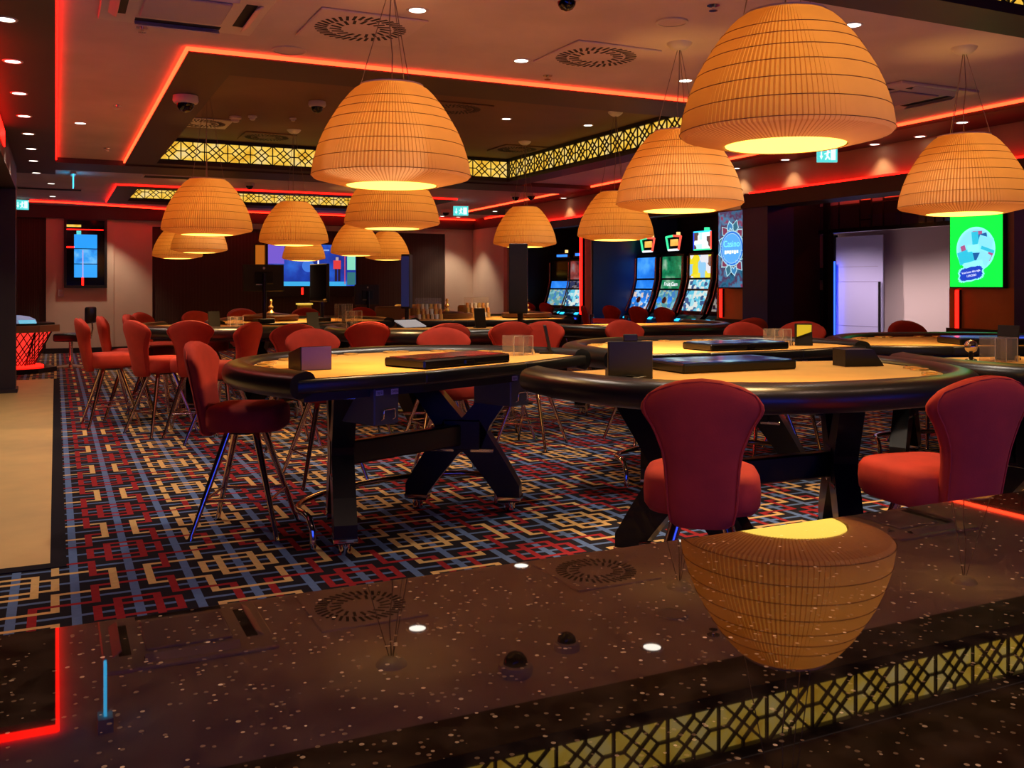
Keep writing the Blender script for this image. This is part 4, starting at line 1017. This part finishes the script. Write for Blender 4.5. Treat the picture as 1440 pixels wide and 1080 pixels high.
CYAN = emit('button_cyan', (0.03, 0.55, 1.0), 1.8); GREENL = emit('rim_green', (0.05, 0.85, 0.35), 1.3); REDL = emit('rim_red', (1.0, 0.10, 0.06), 1.3); BLUEL = emit('glow_blue', (0.02, 0.07, 0.9), 1.2); AMBER = emit('beacon_amber', (1.0, 0.6, 0.2), 1.5); WHITEL = emit('glow_white', (0.9, 0.95, 1.0), 1.2)
SILVER = mat('silver_trim', (0.5, 0.42, 0.38), 0.25, 1.0)
def slot_machine(label, x, y, rz, lower, strip, upper, top, curved=True, title=None):
    t = thing('slot_machine', label, 'slot machine', (x, y, 0), rz, 'slot machines in the right wall niche')
    prof = [(0.0, 0.0), (-0.34, 0.0), (-0.34, 0.60), (-0.46, 0.66), (-0.46, 0.74), (-0.30, 0.86), (-0.20, 1.10), (-0.13, 1.36), (-0.12, 1.76), (0.0, 1.80)]
    mb = MB(); mb.rings([[(-0.29, yy, zz) for yy, zz in prof], [(0.29, yy, zz) for yy, zz in prof]]); mb.build('cabinet', M['black'], t)
    for s in (-1, 1): MB().tube([(0.285*s, yy-0.012, zz) for yy, zz in ((-0.33, 0.88), (-0.215, 1.12), (-0.145, 1.38), (-0.135, 1.72))], 0.012, 6).build('side_trim', SILVER, t, 60)
    def panel(name, y0, z0, y1, z1, w, m, par=t):
        mb = MB(); o = -0.012
        mb.rings([[(-w/2, y0+o, z0), (w/2, y0+o, z0), (w/2, y0+o+0.02, z0), (-w/2, y0+o+0.02, z0)], [(-w/2, y1+o, z1), (w/2, y1+o, z1), (w/2, y1+o+0.02, z1), (-w/2, y1+o+0.02, z1)]])
        return mb.build(name, m, par)
    panel('lower_screen', -0.275, 0.92, -0.17, 1.21, 0.49, lower)
    panel('info_strip', -0.16, 1.24, -0.128, 1.37, 0.49, strip)
    up = panel('upper_screen', -0.13, 1.40, -0.122, 1.73, 0.49, upper)
    if title: text_part('title_text', title, 0.085, WHITEL, t, (0.02, -0.17, 1.305), (R(80), 0, 0), 0.001)
    MB().box((0, -0.39, 0.765), (0.5, 0.16, 0.02), rot=Matrix.Rotation(R(28), 4, 'X')).build('button_deck', M['black_matte'], t)
    for bx, m in ((-0.19, CYAN), (-0.06, SILVER), (0.05, SILVER), (0.18, CYAN)):
        MB().box((bx, -0.40, 0.785), (0.09, 0.05, 0.02), rot=Matrix.Rotation(R(28), 4, 'X')).build('button', m, t)
    MB().box((0.0, -0.475, 0.70), (0.5, 0.008, 0.03)).build('deck_glow', BLUEL, t)
    for q in (-1, 0, 1): 
        if curved: MB().lathe([(0.0, 0), (0.052, 0), (0.052, 0.01)], 16).build('reel_symbol', SC['blue'] if q else M['paper'], up, loc=(q*0.14, -0.27, 1.06)).rotation_euler = (R(70), 0, 0)
    tp = MB()
    if top == 'crown':
        MB().rings([[(-0.13, yy, 1.83), (0.13, yy, 1.83), (0.19, yy, 2.03), (0, yy, 2.045), (-0.19, yy, 2.03)] for yy in (-0.10, -0.02)]).build('topper', M['black'], t)
        for a, b, m in (((-0.13, 1.83), (-0.19, 2.03), GREENL), ((0.13, 1.83), (0.19, 2.03), REDL), ((-0.19, 2.03), (0, 2.045), GREENL), ((0, 2.045), (0.19, 2.03), REDL), ((-0.13, 1.83), (0.13, 1.83), WHITEL)):
            MB().cyl((a[0], -0.105, a[1]), (b[0], -0.105, b[1]), 0.018, n=6).build('topper_rim', m, t)
        MB().box((0.02, -0.105, 1.94), (0.19, 0.01, 0.10)).build('topper_screen', SC['orange_top'], t)
        MB().lathe([(0.03, 2.05), (0.03, 2.10)], 12, (0.05, -0.05, 0), True, True).build('beacon', AMBER, t)
    elif top == 'screen':
        MB().box((0, -0.06, 1.94), (0.42, 0.06, 0.27), 0, 0.01).build('topper', M['black'], t)
        MB().box((0, -0.095, 1.94), (0.39, 0.01, 0.24)).build('topper_screen', SC['white'], t)
        for a, b, m in (((-0.2, 1.81), (0.2, 1.81), GREENL), ((0.2, 1.81), (0.2, 2.07), REDL), ((-0.2, 2.07), (0.2, 2.07), CYAN), ((-0.2, 1.81), (-0.2, 2.07), BLUEL)):
            MB().cyl((a[0], -0.098, a[1]), (b[0], -0.098, b[1]), 0.012, n=6).build('topper_rim', m, t)
        MB().lathe([(0.04, 2.08), (0.04, 2.13)], 12, (0.05, -0.05, 0), True, True).build('beacon', GREENL, t)
    else:
        MB().rings([[(-0.2, yy, 1.80), (0.2, yy, 1.80), (0.15, yy, 1.90), (-0.15, yy, 1.90)] for yy in (-0.12, 0.0)]).build('topper', M['black'], t)
        MB().box((0, -0.125, 1.85), (0.26, 0.01, 0.045)).build('topper_glow', emit('topper_blue', (0.03, 0.22, 1.0), 1.5), t)
        MB().lathe([(0.03, 1.90), (0.03, 1.96)], 12, (0.05, -0.05, 0), True, True).build('beacon', AMBER if top == 'amber' else CYAN, t)
    MB().b2(-0.29, 0.29, -0.345, -0.335, 0.08, 0.56).build('belly_panel', M['dark_wall'], t)
RZ = -math.pi/2
slot_machine('slot machine with blue screens and a lit crown topper, leftmost of the right group', 8.62, 12.66, RZ, SC['blue_reels'], SC['blue'], SC['blue'], 'crown')
slot_machine('slot machine with green screens and a lit crown topper', 8.60, 11.93, RZ, SC['green_reels'], SC['green'], SC['green'], 'crown', True, 'Fruit Gam')
slot_machine('slot machine with a yellow cartoon screen and a white topper screen', 8.58, 11.20, RZ, SC['cyan_reels'], SC['cyan_reels'], SC['yellow'], 'screen', False)
slot_machine('slot machine mostly hidden behind the wall pier with the round emblem', 8.58, 10.5, RZ, SC['dark_reels'], SC['dark_reels'], M['screen_black'], 'blue', False)
slot_machine('slot machine with a red ornament screen beside the red light strip', 8.70, 14.95, RZ+0.25, SC['cyan_reels'], SC['dark_reels'], SC['red_art'], 'blue', False)
slot_machine('slot machine furthest left in the niche with a blue topper glow', 8.75, 15.75, RZ+0.35, SC['green_reels'], SC['blue'], M['screen_black'], 'amber', False)
for k, (u, lab) in enumerate(((757, 'small red stool at the leftmost slot machine'), (783, 'dark red stool before the slot machine with a red ornament'), (846, 'small red stool right of the red light strip'), (876, 'red stool left of the blue slot machine'), (914, 'dark red stool before the blue slot machine'), (951, 'dark red stool before the green slot machine'))):
    X_ = 7.75 if k > 2 else (7.25 if k == 2 else 7.95); kk = (u-720)/FPX; d = X_/(_F[0]+_R[0]*kk)
    stool(lab, X_, _F[1]*d+_R[1]*kk*d, 0.95, 0.15 if k != 2 else -0.6, 'red stools at the slot machines')
# belt barrier
bx0 = dep(832, 0, 12.6); bx1 = dep(881, 0, 12.2)
t = thing('belt_barrier', 'red belt stretched between two short chrome posts by the slot machines', 'barrier', (bx0[0], bx0[1], 0))
dx, dy = bx1[0]-bx0[0], bx1[1]-bx0[1]
for px, py in ((0, 0), (dx, dy)):
    MB().cyl((px, py, 0), (px, py, 0.90), 0.032).build('post', M['chrome'], t, 50); MB().lathe([(0.16, 0), (0.16, 0.012), (0.04, 0.03)], 20, (px, py, 0), True, True).build('post_base', M['chrome'], t, 40)
MB().box((dx/2, dy/2, 0.82), (math.hypot(dx, dy)-0.06, 0.006, 0.06), math.atan2(dy, dx)).build('belt', mat('red_belt', (0.5, 0.02, 0.03), 0.6), t)

# vertical red light strips on the right wall
def vled(label, x, y, z0, z1, w=0.03):
    t = thing('upright_led_strip', label, 'light strip', (x, y, z0), 0, 'upright red light strips')
    MB().b2(-0.012, 0.012, -w/2, w/2, 0, z1-z0).build('strip', M['red_led'], t); MB().b2(0.0, 0.03, -w/2-0.012, w/2+0.012, 0, z1-z0).build('channel', M['black_matte'], t)
vled('upright red light strip below the green poster screen', 7.675, 6.22, 0.88, 1.24)
vled('upright red light strip below the round-emblem screen', 7.675, 9.74, 0.88, 1.24, 0.04)
vled('tall upright red light strip between the slot machine niches', 7.63, 13.24, 0.82, 2.32, 0.07)
led('red light strip washing the wall above the entrance portal', [(7.66, 5.5), (7.66, 9.17)], 'red_led', 2.388, 2.425, 0.02)
led('red light strip washing the wall above the slot niche', [(7.68, 9.9), (7.68, 16.1)], 'red_led', 2.388, 2.425, 0.02)

led('added red fill strip inside the portal, lighting the glazed screen', [(8.45, 6.5), (8.45, 9.3)], 'red_led_hot', 2.36, 2.385, 0.02)  # added strip, throws red light on the dark panes
led('added orange-red strip imitating reflections on the entrance vestibule ceiling', [(9.3, 6.5), (9.3, 9.3)], 'red_led_hot', 2.29, 2.33, 0.03)  # added strip, its glow stands in for lamp reflections on the ceiling
# ------------------------------------------------------------------ wall screens on the right
t = thing('wall_screen', 'upright wall screen with a round blue Casino emblem among card suits', 'screen', (7.70, 9.485, 1.25), RZ)
MB().b2(-0.285, 0.285, -0.05, 0.0, 0, 0.98).build('housing', M['black'], t)
MB().b2(-0.272, 0.272, -0.054, -0.05, 0.012, 0.968).build('screen', emit_pattern('suit_swirl_screen', [(0.01, 0.02, 0.05), (0.02, 0.16, 0.30), (0.10, 0.03, 0.09), (0.05, 0.25, 0.45), (0.28, 0.05, 0.12)], 0.9, 7, 'NOISE'), t)
LINE = emit('suit_outline', (0.45, 0.75, 0.85), 1.0); EMB = emit('emblem_blue', (0.02, 0.22, 0.85), 1.0); EMB2 = emit('emblem_light', (0.10, 0.45, 1.0), 1.0)
SUIT = [emit('suit_blue', (0.05, 0.30, 0.65), 0.8), emit('suit_red', (0.28, 0.05, 0.12), 0.8), emit('suit_teal', (0.04, 0.20, 0.30), 0.8)]
def heart(n=22): return [(0.060*(math.sin(2*math.pi*k/n)**3), 0.005*(13*math.cos(2*math.pi*k/n)-5*math.cos(4*math.pi*k/n)-2*math.cos(6*math.pi*k/n)-math.cos(8*math.pi*k/n))*0.8) for k in range(n)]
DIA = [(0, 0.085), (0.06, 0), (0, -0.085), (-0.06, 0)]
for k in range(12):
    a = 2*math.pi*k/12+0.2; px, pz = 0.205*math.cos(a)*1.0, 0.50+0.285*math.sin(a); sh = heart() if k % 2 else DIA
    rot = Matrix.Rotation(a+math.pi/2 if k % 2 else a-math.pi/2, 2); mb = MB(); pts = [(rot @ Vector(p)) for p in sh]
    pts = [(max(-0.265, min(0.265, p.x+px)), p.y+pz) for p in pts]
    mb.face([(p[0], -0.0545-0.0004*k, p[1]) for p in pts]); mb.build('suit_shape', SUIT[k % 3], t)
    mb = MB(); mb.tube([(p[0], -0.0555-0.0004*k, p[1]) for p in pts], 0.006, 4, closed=True); mb.build('suit_outline', LINE, t)
def disc(name, r, y, m, par, cx, cz, sx=1.0):
    mb = MB(); mb.face([(cx+r*sx*math.cos(2*math.pi*k/40), y, cz+r*math.sin(2*math.pi*k/40)) for k in range(40)]); return mb.build(name, m, par)
disc('emblem_rim', 0.226, -0.061, LINE, t, 0, 0.50); disc('emblem_ring', 0.214, -0.062, EMB, t, 0, 0.50); disc('emblem_line', 0.190, -0.063, LINE, t, 0, 0.50); disc('emblem_face', 0.183, -0.064, EMB2, t, 0, 0.50)
text_part('emblem_text', 'Casino', 0.115, emit('emblem_text_cyan', (0.20, 0.85, 1.0), 1.3), t, (0, -0.066, 0.555), (R(90), 0, 0))
for k in range(6): MB().b2(-0.135+0.046*k, -0.135+0.046*k+0.036, -0.066, -0.065, 0.43+0.008*(k % 2), 0.475).build('small_lettering', WHITEL, t)

t = thing('wall_screen', 'bright green upright poster screen with a round blue picture', 'screen', (7.70, 6.0, 1.26), RZ)
MB().b2(-0.285, 0.285, -0.05, 0.0, 0, 0.86).build('housing', M['black'], t)
MB().b2(-0.274, 0.274, -0.054, -0.05, 0.01, 0.85).build('screen', emit('poster_green', (0.0, 1.0, 0.06), 1.15), t)
GL = emit('poster_glow', (0.30, 0.95, 0.95), 1.1); LB = emit('poster_pale_blue', (0.25, 0.80, 0.95), 1.1); CY = emit('poster_cyan', (0.03, 0.62, 0.85), 1.0); DB = emit('poster_dark_blue', (0.01, 0.14, 0.45), 0.9); PK = emit('poster_pink', (0.50, 0.12, 0.30), 0.9); BADGE = emit('badge_blue', (0.01, 0.06, 0.62), 1.0)
disc('picture_glow', 0.205, -0.0548, GL, t, 0.0, 0.36); disc('picture_disc', 0.185, -0.0555, LB, t, 0.0, 0.36)
for k, (cx, cz, w_, h_, a, m) in enumerate(((0.02, 0.50, 0.10, 0.05, 0, PK), (-0.13, 0.37, 0.05, 0.05, 0.3, PK), (0.15, 0.30, 0.05, 0.10, -0.5, PK), (0.08, 0.46, 0.09, 0.08, 0.2, DB), (0.0, 0.46, 0.07, 0.12, 0.1, CY),
        (0.02, 0.29, 0.11, 0.07, 0, DB), (-0.10, 0.29, 0.16, 0.12, 0.28, CY), (0.11, 0.42, 0.15, 0.10, -0.28, LB), (0.13, 0.35, 0.14, 0.03, -0.35, CY), (0.09, 0.27, 0.12, 0.12, -0.5, LB), (-0.02, 0.37, 0.12, 0.06, 0.1, GL), (-0.02, 0.22, 0.2, 0.05, 0.15, GL))):
    MB().box((cx, -0.056-0.0006*k, cz), (w_, 0.0005, h_), rot=Matrix.Rotation(-a, 4, 'Y')).build('picture_piece', m, t)
mb = MB(); pts = []
for k in range(44):
    a = 2*math.pi*k/44; q = 1.0 if k % 2 else 0.90; ex, ez = math.copysign(abs(math.cos(a))**0.45, math.cos(a)), math.copysign(abs(math.sin(a))**0.45, math.sin(a))
    pts.append((-0.04+0.125*q*ex, 0.135+0.062*q*ez+0.02*ex))
mb.face([(p[0], -0.064, p[1]) for p in [(-0.04+(x_+0.04)*1.15, 0.135+(z_-0.135)*1.22) for x_, z_ in pts]]); mb.build('badge_glow', GL, t)
mb = MB(); mb.face([(p[0], -0.0648, p[1]) for p in pts]); mb.build('badge', BADGE, t)
text_part('badge_text', 'Voit hom dits ngla', 0.027, WHITEL, t, (-0.04, -0.066, 0.15), (R(90), R(-9), 0)); text_part('badge_text', '1.09.2023', 0.027, WHITEL, t, (-0.035, -0.066, 0.115), (R(90), R(-9), 0))

# ------------------------------------------------------------------ far wall: framed display, video wall, small box
t = thing('framed_display', 'black framed glass display on the cream wall, blue screen reflections painted in as glow', 'screen', (0.52, 19.83, 1.24))
fr = MB(); fr.b2(-0.375, 0.375, -0.07, 0, 0, 0.05); fr.b2(-0.375, 0.375, -0.07, 0, 1.29, 1.36); fr.b2(-0.375, -0.33, -0.07, 0, 0.05, 1.29); fr.b2(0.33, 0.375, -0.07, 0, 0.05, 1.29); fr.build('frame', M['black_matte'], t)
MB().b2(-0.33, 0.33, -0.03, -0.02, 0.05, 1.29).build('glass', M['screen_black'], t)
for z0, z1, m in ((0.20, 0.45, emit('reflected_blue', (0.03, 0.36, 0.95), 1.0)), (0.465, 0.74, emit_pattern('reflected_blue_cloud', [(0.01, 0.10, 0.65), (0.03, 0.36, 0.95), (0.2, 0.6, 1.0)], 1.0, 5, 'NOISE')), (0.755, 1.02, emit('reflected_blue_top', (0.02, 0.36, 1.0), 1.0))):
    MB().b2(-0.20, 0.20, -0.036, -0.031, z0, z1).build('blue_reflection', m, t)  # reflections of screens in the black glass, put in as glowing panels
MB().b2(-0.07, -0.035, -0.04, -0.036, 0.05, 0.20).build('red_bar', M['red_led'], t); MB().b2(-0.06, -0.04, -0.04, -0.0365, 0.20, 0.72).build('pale_bar', emit('pale_violet', (0.5, 0.45, 0.9), 0.9), t)
MB().b2(-0.33, 0.31, -0.036, -0.031, 1.105, 1.12).build('red_line', M['red_led'], t); MB().b2(-0.33, -0.08, -0.036, -0.031, 1.16, 1.205).build('gold_line', M['onyx'], t); MB().b2(-0.33, -0.2, -0.036, -0.031, 0.76, 0.79).build('red_line', M['red_led'], t)
MB().b2(-0.16, -0.08, -0.038, -0.036, 1.02, 1.09).build('cyan_mark', M['exit_green'], t)
t = thing('wall_control', 'small reddish control box on the cream wall left of the framed display', 'control box', (0.09, 19.84, 1.17)); MB().b2(-0.05, 0.05, -0.03, 0, -0.09, 0.05, 0.005).build('box_body', M['white_metal'], t); MB().b2(-0.03, 0.03, -0.033, -0.03, 0.0, 0.03).build('display', M['paper'], t)

t = thing('video_wall', 'large lit video wall showing a blue sports broadcast', 'screen', (4.88, 19.86, 1.12))
MB().b2(-0.98, 0.98, -0.10, 0.0, -0.06, 1.06).build('housing', M['black_matte'], t)
def vp(name, x0, x1, z0, z1, m, y=-0.106): return MB().b2(x0, x1, y, -0.10, z0, z1).build(name, m, t)
vp('screen', -0.93, 0.93, 0.16, 1.03, emit_pattern('broadcast_blue', [(0.005, 0.02, 0.20), (0.01, 0.05, 0.42), (0.02, 0.15, 0.70)], 1.0, 2.2, 'NOISE'))
vp('violet_area', -0.93, -0.60, 0.62, 1.03, emit('broadcast_violet', (0.20, 0.12, 0.70), 0.9), -0.108); vp('court_line', -0.93, 0.72, 0.16, 0.25, emit('broadcast_cyan', (0.05, 0.45, 0.85), 1.0), -0.109)
vp('upper_line', -0.6, 0.35, 0.90, 0.93, emit('broadcast_line', (0.25, 0.45, 0.95), 0.9), -0.109); vp('scoreboard', -0.93, -0.68, 0.30, 0.52, emit('score_green', (0.03, 0.25, 0.12), 0.8), -0.109)
text_part('score_text', '31', 0.14, emit('score_yellow', (0.6, 0.85, 0.05), 1.2), t, (-0.80, -0.112, 0.38), (R(90), 0, 0))
disc('round_logo', 0.13, -0.112, emit('logo_blue', (0.05, 0.20, 0.75), 1.0), t, -0.10, 0.58); vp('white_post', 0.10, 0.13, 0.28, 0.75, WHITEL, -0.110)
PR = emit('player_red', (0.75, 0.05, 0.05), 1.0); PD = emit('player_dark', (0.03, 0.02, 0.05), 0.6); PS = emit('player_pale', (0.55, 0.45, 0.5), 0.8)
vp('player_body', 0.44, 0.60, 0.52, 0.70, PR, -0.110); vp('player_leg', 0.47, 0.52, 0.26, 0.52, PD, -0.110); vp('player_leg', 0.54, 0.59, 0.26, 0.52, PD, -0.110); vp('player_head', 0.49, 0.55, 0.70, 0.77, PS, -0.110)
vp('second_player', 0.16, 0.24, 0.30, 0.60, PS, -0.110); vp('red_stand', 0.68, 0.70, 0.2, 0.85, emit('stand_red', (0.6, 0.08, 0.15), 0.9), -0.110); vp('caption_box', 0.74, 0.92, 0.50, 0.80, emit('caption_green', (0.25, 0.75, 0.55), 1.0), -0.110); vp('caption_box', 0.74, 0.92, 0.18, 0.45, emit('caption_teal', (0.04, 0.22, 0.25), 0.8), -0.110)
for s in (-0.22, 0.28): vp('red_edge_light', s-0.02, s+0.02, -0.02, 0.12, M['red_led'], -0.106)
t = thing('gold_lectern', 'small gold-lit stand below the video wall', 'stand', dep(428, 430, 17.5)[:2] + (0,))
MB().b2(-0.11, 0.11, -0.1, 0.1, 0, 0.93, 0.01).build('body', mat('gold_laminate', (0.5, 0.32, 0.08), 0.4), t); MB().b2(-0.13, 0.13, -0.12, 0.12, 0.93, 0.96).build('lit_top', emit('gold_glow', (0.9, 0.6, 0.08), 0.8), t)
t = thing('wall_lamp_panel', 'orange-lit panel at the left edge of the video wall', 'light', (3.80, 19.86, 1.62)); MB().b2(-0.09, 0.09, -0.05, 0, 0, 0.5).build('glow', emit('panel_orange', (0.55, 0.14, 0.01), 0.8), t); MB().b2(-0.12, 0.12, -0.02, 0, -0.03, 0.53).build('frame', M['black_matte'], t)
def lounge(label, u, d, m, rz):
    x, y, z = dep(u, 402, d); t = thing('lounge_chair', label, 'chair', (x, y, 0), rz, 'tan high-backed lounge chairs')
    MB().b2(-0.24, 0.24, -0.24, 0.24, 0.48, 0.60, 0.03, 2).build('seat', m, t, 50); MB().b2(-0.24, 0.24, 0.18, 0.27, 0.58, 0.98, 0.03, 2).build('backrest', m, t, 50)
    for sx in (-0.2, 0.2):
        for sy in (-0.2, 0.2): MB().cyl((sx, sy, 0), (sx, sy, 0.49), 0.016, n=8).build('leg', M['black'], t)
TAN = mat('tan_leather', (0.30, 0.19, 0.11), 0.5); AMB = mat('amber_leather', (0.55, 0.33, 0.08), 0.5)
lounge('tan high-backed chair beyond the centre rear table', 546, 14.2, TAN, 3.0); lounge('amber high-backed chair far behind the rear tables', 567, 15.5, AMB, 3.2); lounge('brown high-backed chair left of the clear chip racks', 588, 13.6, TAN, 3.3); lounge('tan high-backed chair by the cream far right wall', 657, 15.0, AMB, 3.1)

# ------------------------------------------------------------------ far left: electronic roulette and black stool
t = thing('electronic_roulette', 'electronic roulette terminal with a red glowing lattice pedestal at the far left', 'gaming machine', (-0.55, 15.9, 0), 0.2)
def octo(r, sx=1.0): return [(r*sx*math.cos(math.pi/8+math.pi/4*k), r*math.sin(math.pi/8+math.pi/4*k)) for k in range(8)]
MB().prism(octo(0.62), 0.60, 0.70).build('table_rim', M['brown_wall'], t); MB().prism(octo(0.55), 0.70, 0.73).build('table_top', M['black'], t)
MB().lathe([(0.30, 0.73), (0.28, 0.78), (0.20, 0.82), (0.08, 0.84), (0, 0.845)], 24).build('glass_dome', emit('dome_glow', (0.22, 0.26, 0.42), 0.8), t, 40)
MB().box((0.1, -0.42, 0.75), (0.22, 0.12, 0.02), rot=Matrix.Rotation(R(20), 4, 'X')).build('player_screen', emit('terminal_cyan', (0.15, 0.55, 0.75), 0.9), t)
mb = MB(); mb.rings([[(x_, y_, 0.10) for x_, y_ in octo(0.26)], [(x_, y_, 0.60) for x_, y_ in octo(0.50)]]); mb.build('glowing_pedestal', emit('pedestal_red', (0.85, 0.03, 0.02), 1.3), t)
la = MB()
for k in range(8):
    a0, a1 = math.pi/8+math.pi/4*k, math.pi/8+math.pi/4*(k+1)
    def pp(f, z): 
        r_ = 0.265+(z-0.10)*0.48; q0 = Vector((r_*math.cos(a0), r_*math.sin(a0), z)); q1 = Vector((r_*math.cos(a1), r_*math.sin(a1), z)); return q0.lerp(q1, f)
    for j in range(-3, 5):
        for sg in (1, -1):
            p0 = pp(min(1, max(0, j*0.25 if sg > 0 else 1-j*0.25)), 0.10+max(0, -j)*0.125); p1 = pp(min(1, max(0, (j*0.25+1) if sg > 0 else (1-j*0.25-1))), 0.60 if j <= 0 else 0.60-j*0.125)
            if (p0-p1).length > 0.05: la.cyl(p0, p1, 0.008, n=4)
    la.cyl(pp(0, 0.10), pp(0, 0.60), 0.014, n=5)
la.build('pedestal_lattice', M['lattice'], t)
MB().prism(octo(0.58), 0.0, 0.07).build('base', M['black'], t); MB().prism(octo(0.40), 0.07, 0.10).build('base_glow', M['red_led'], t)
t = thing('terminal_stool', 'black low-backed stool at the electronic roulette terminal', 'stool', (0.22, 16.45, 0), 1.2)
MB().box((0, 0, 0.47), (0.40, 0.42, 0.13), 0, 0.035, 2).build('seat', M['leather'], t, 50); MB().box((0, -0.30, 0.82), (0.34, 0.08, 0.26), 0, 0.03, 2).build('backrest', M['leather'], t, 50)
MB().tube([(0, -0.2, 0.42), (0, -0.30, 0.45), (0, -0.33, 0.6), (0, -0.32, 0.75)], 0.012, 6).build('back_support', M['chrome'], t, 60); MB().cyl((0, 0, 0.02), (0, 0, 0.42), 0.03).build('column', M['chrome'], t, 50); MB().lathe([(0.24, 0), (0.24, 0.015), (0.05, 0.04)], 24, cap0=True, cap1=True).build('base', M['chrome'], t, 40)
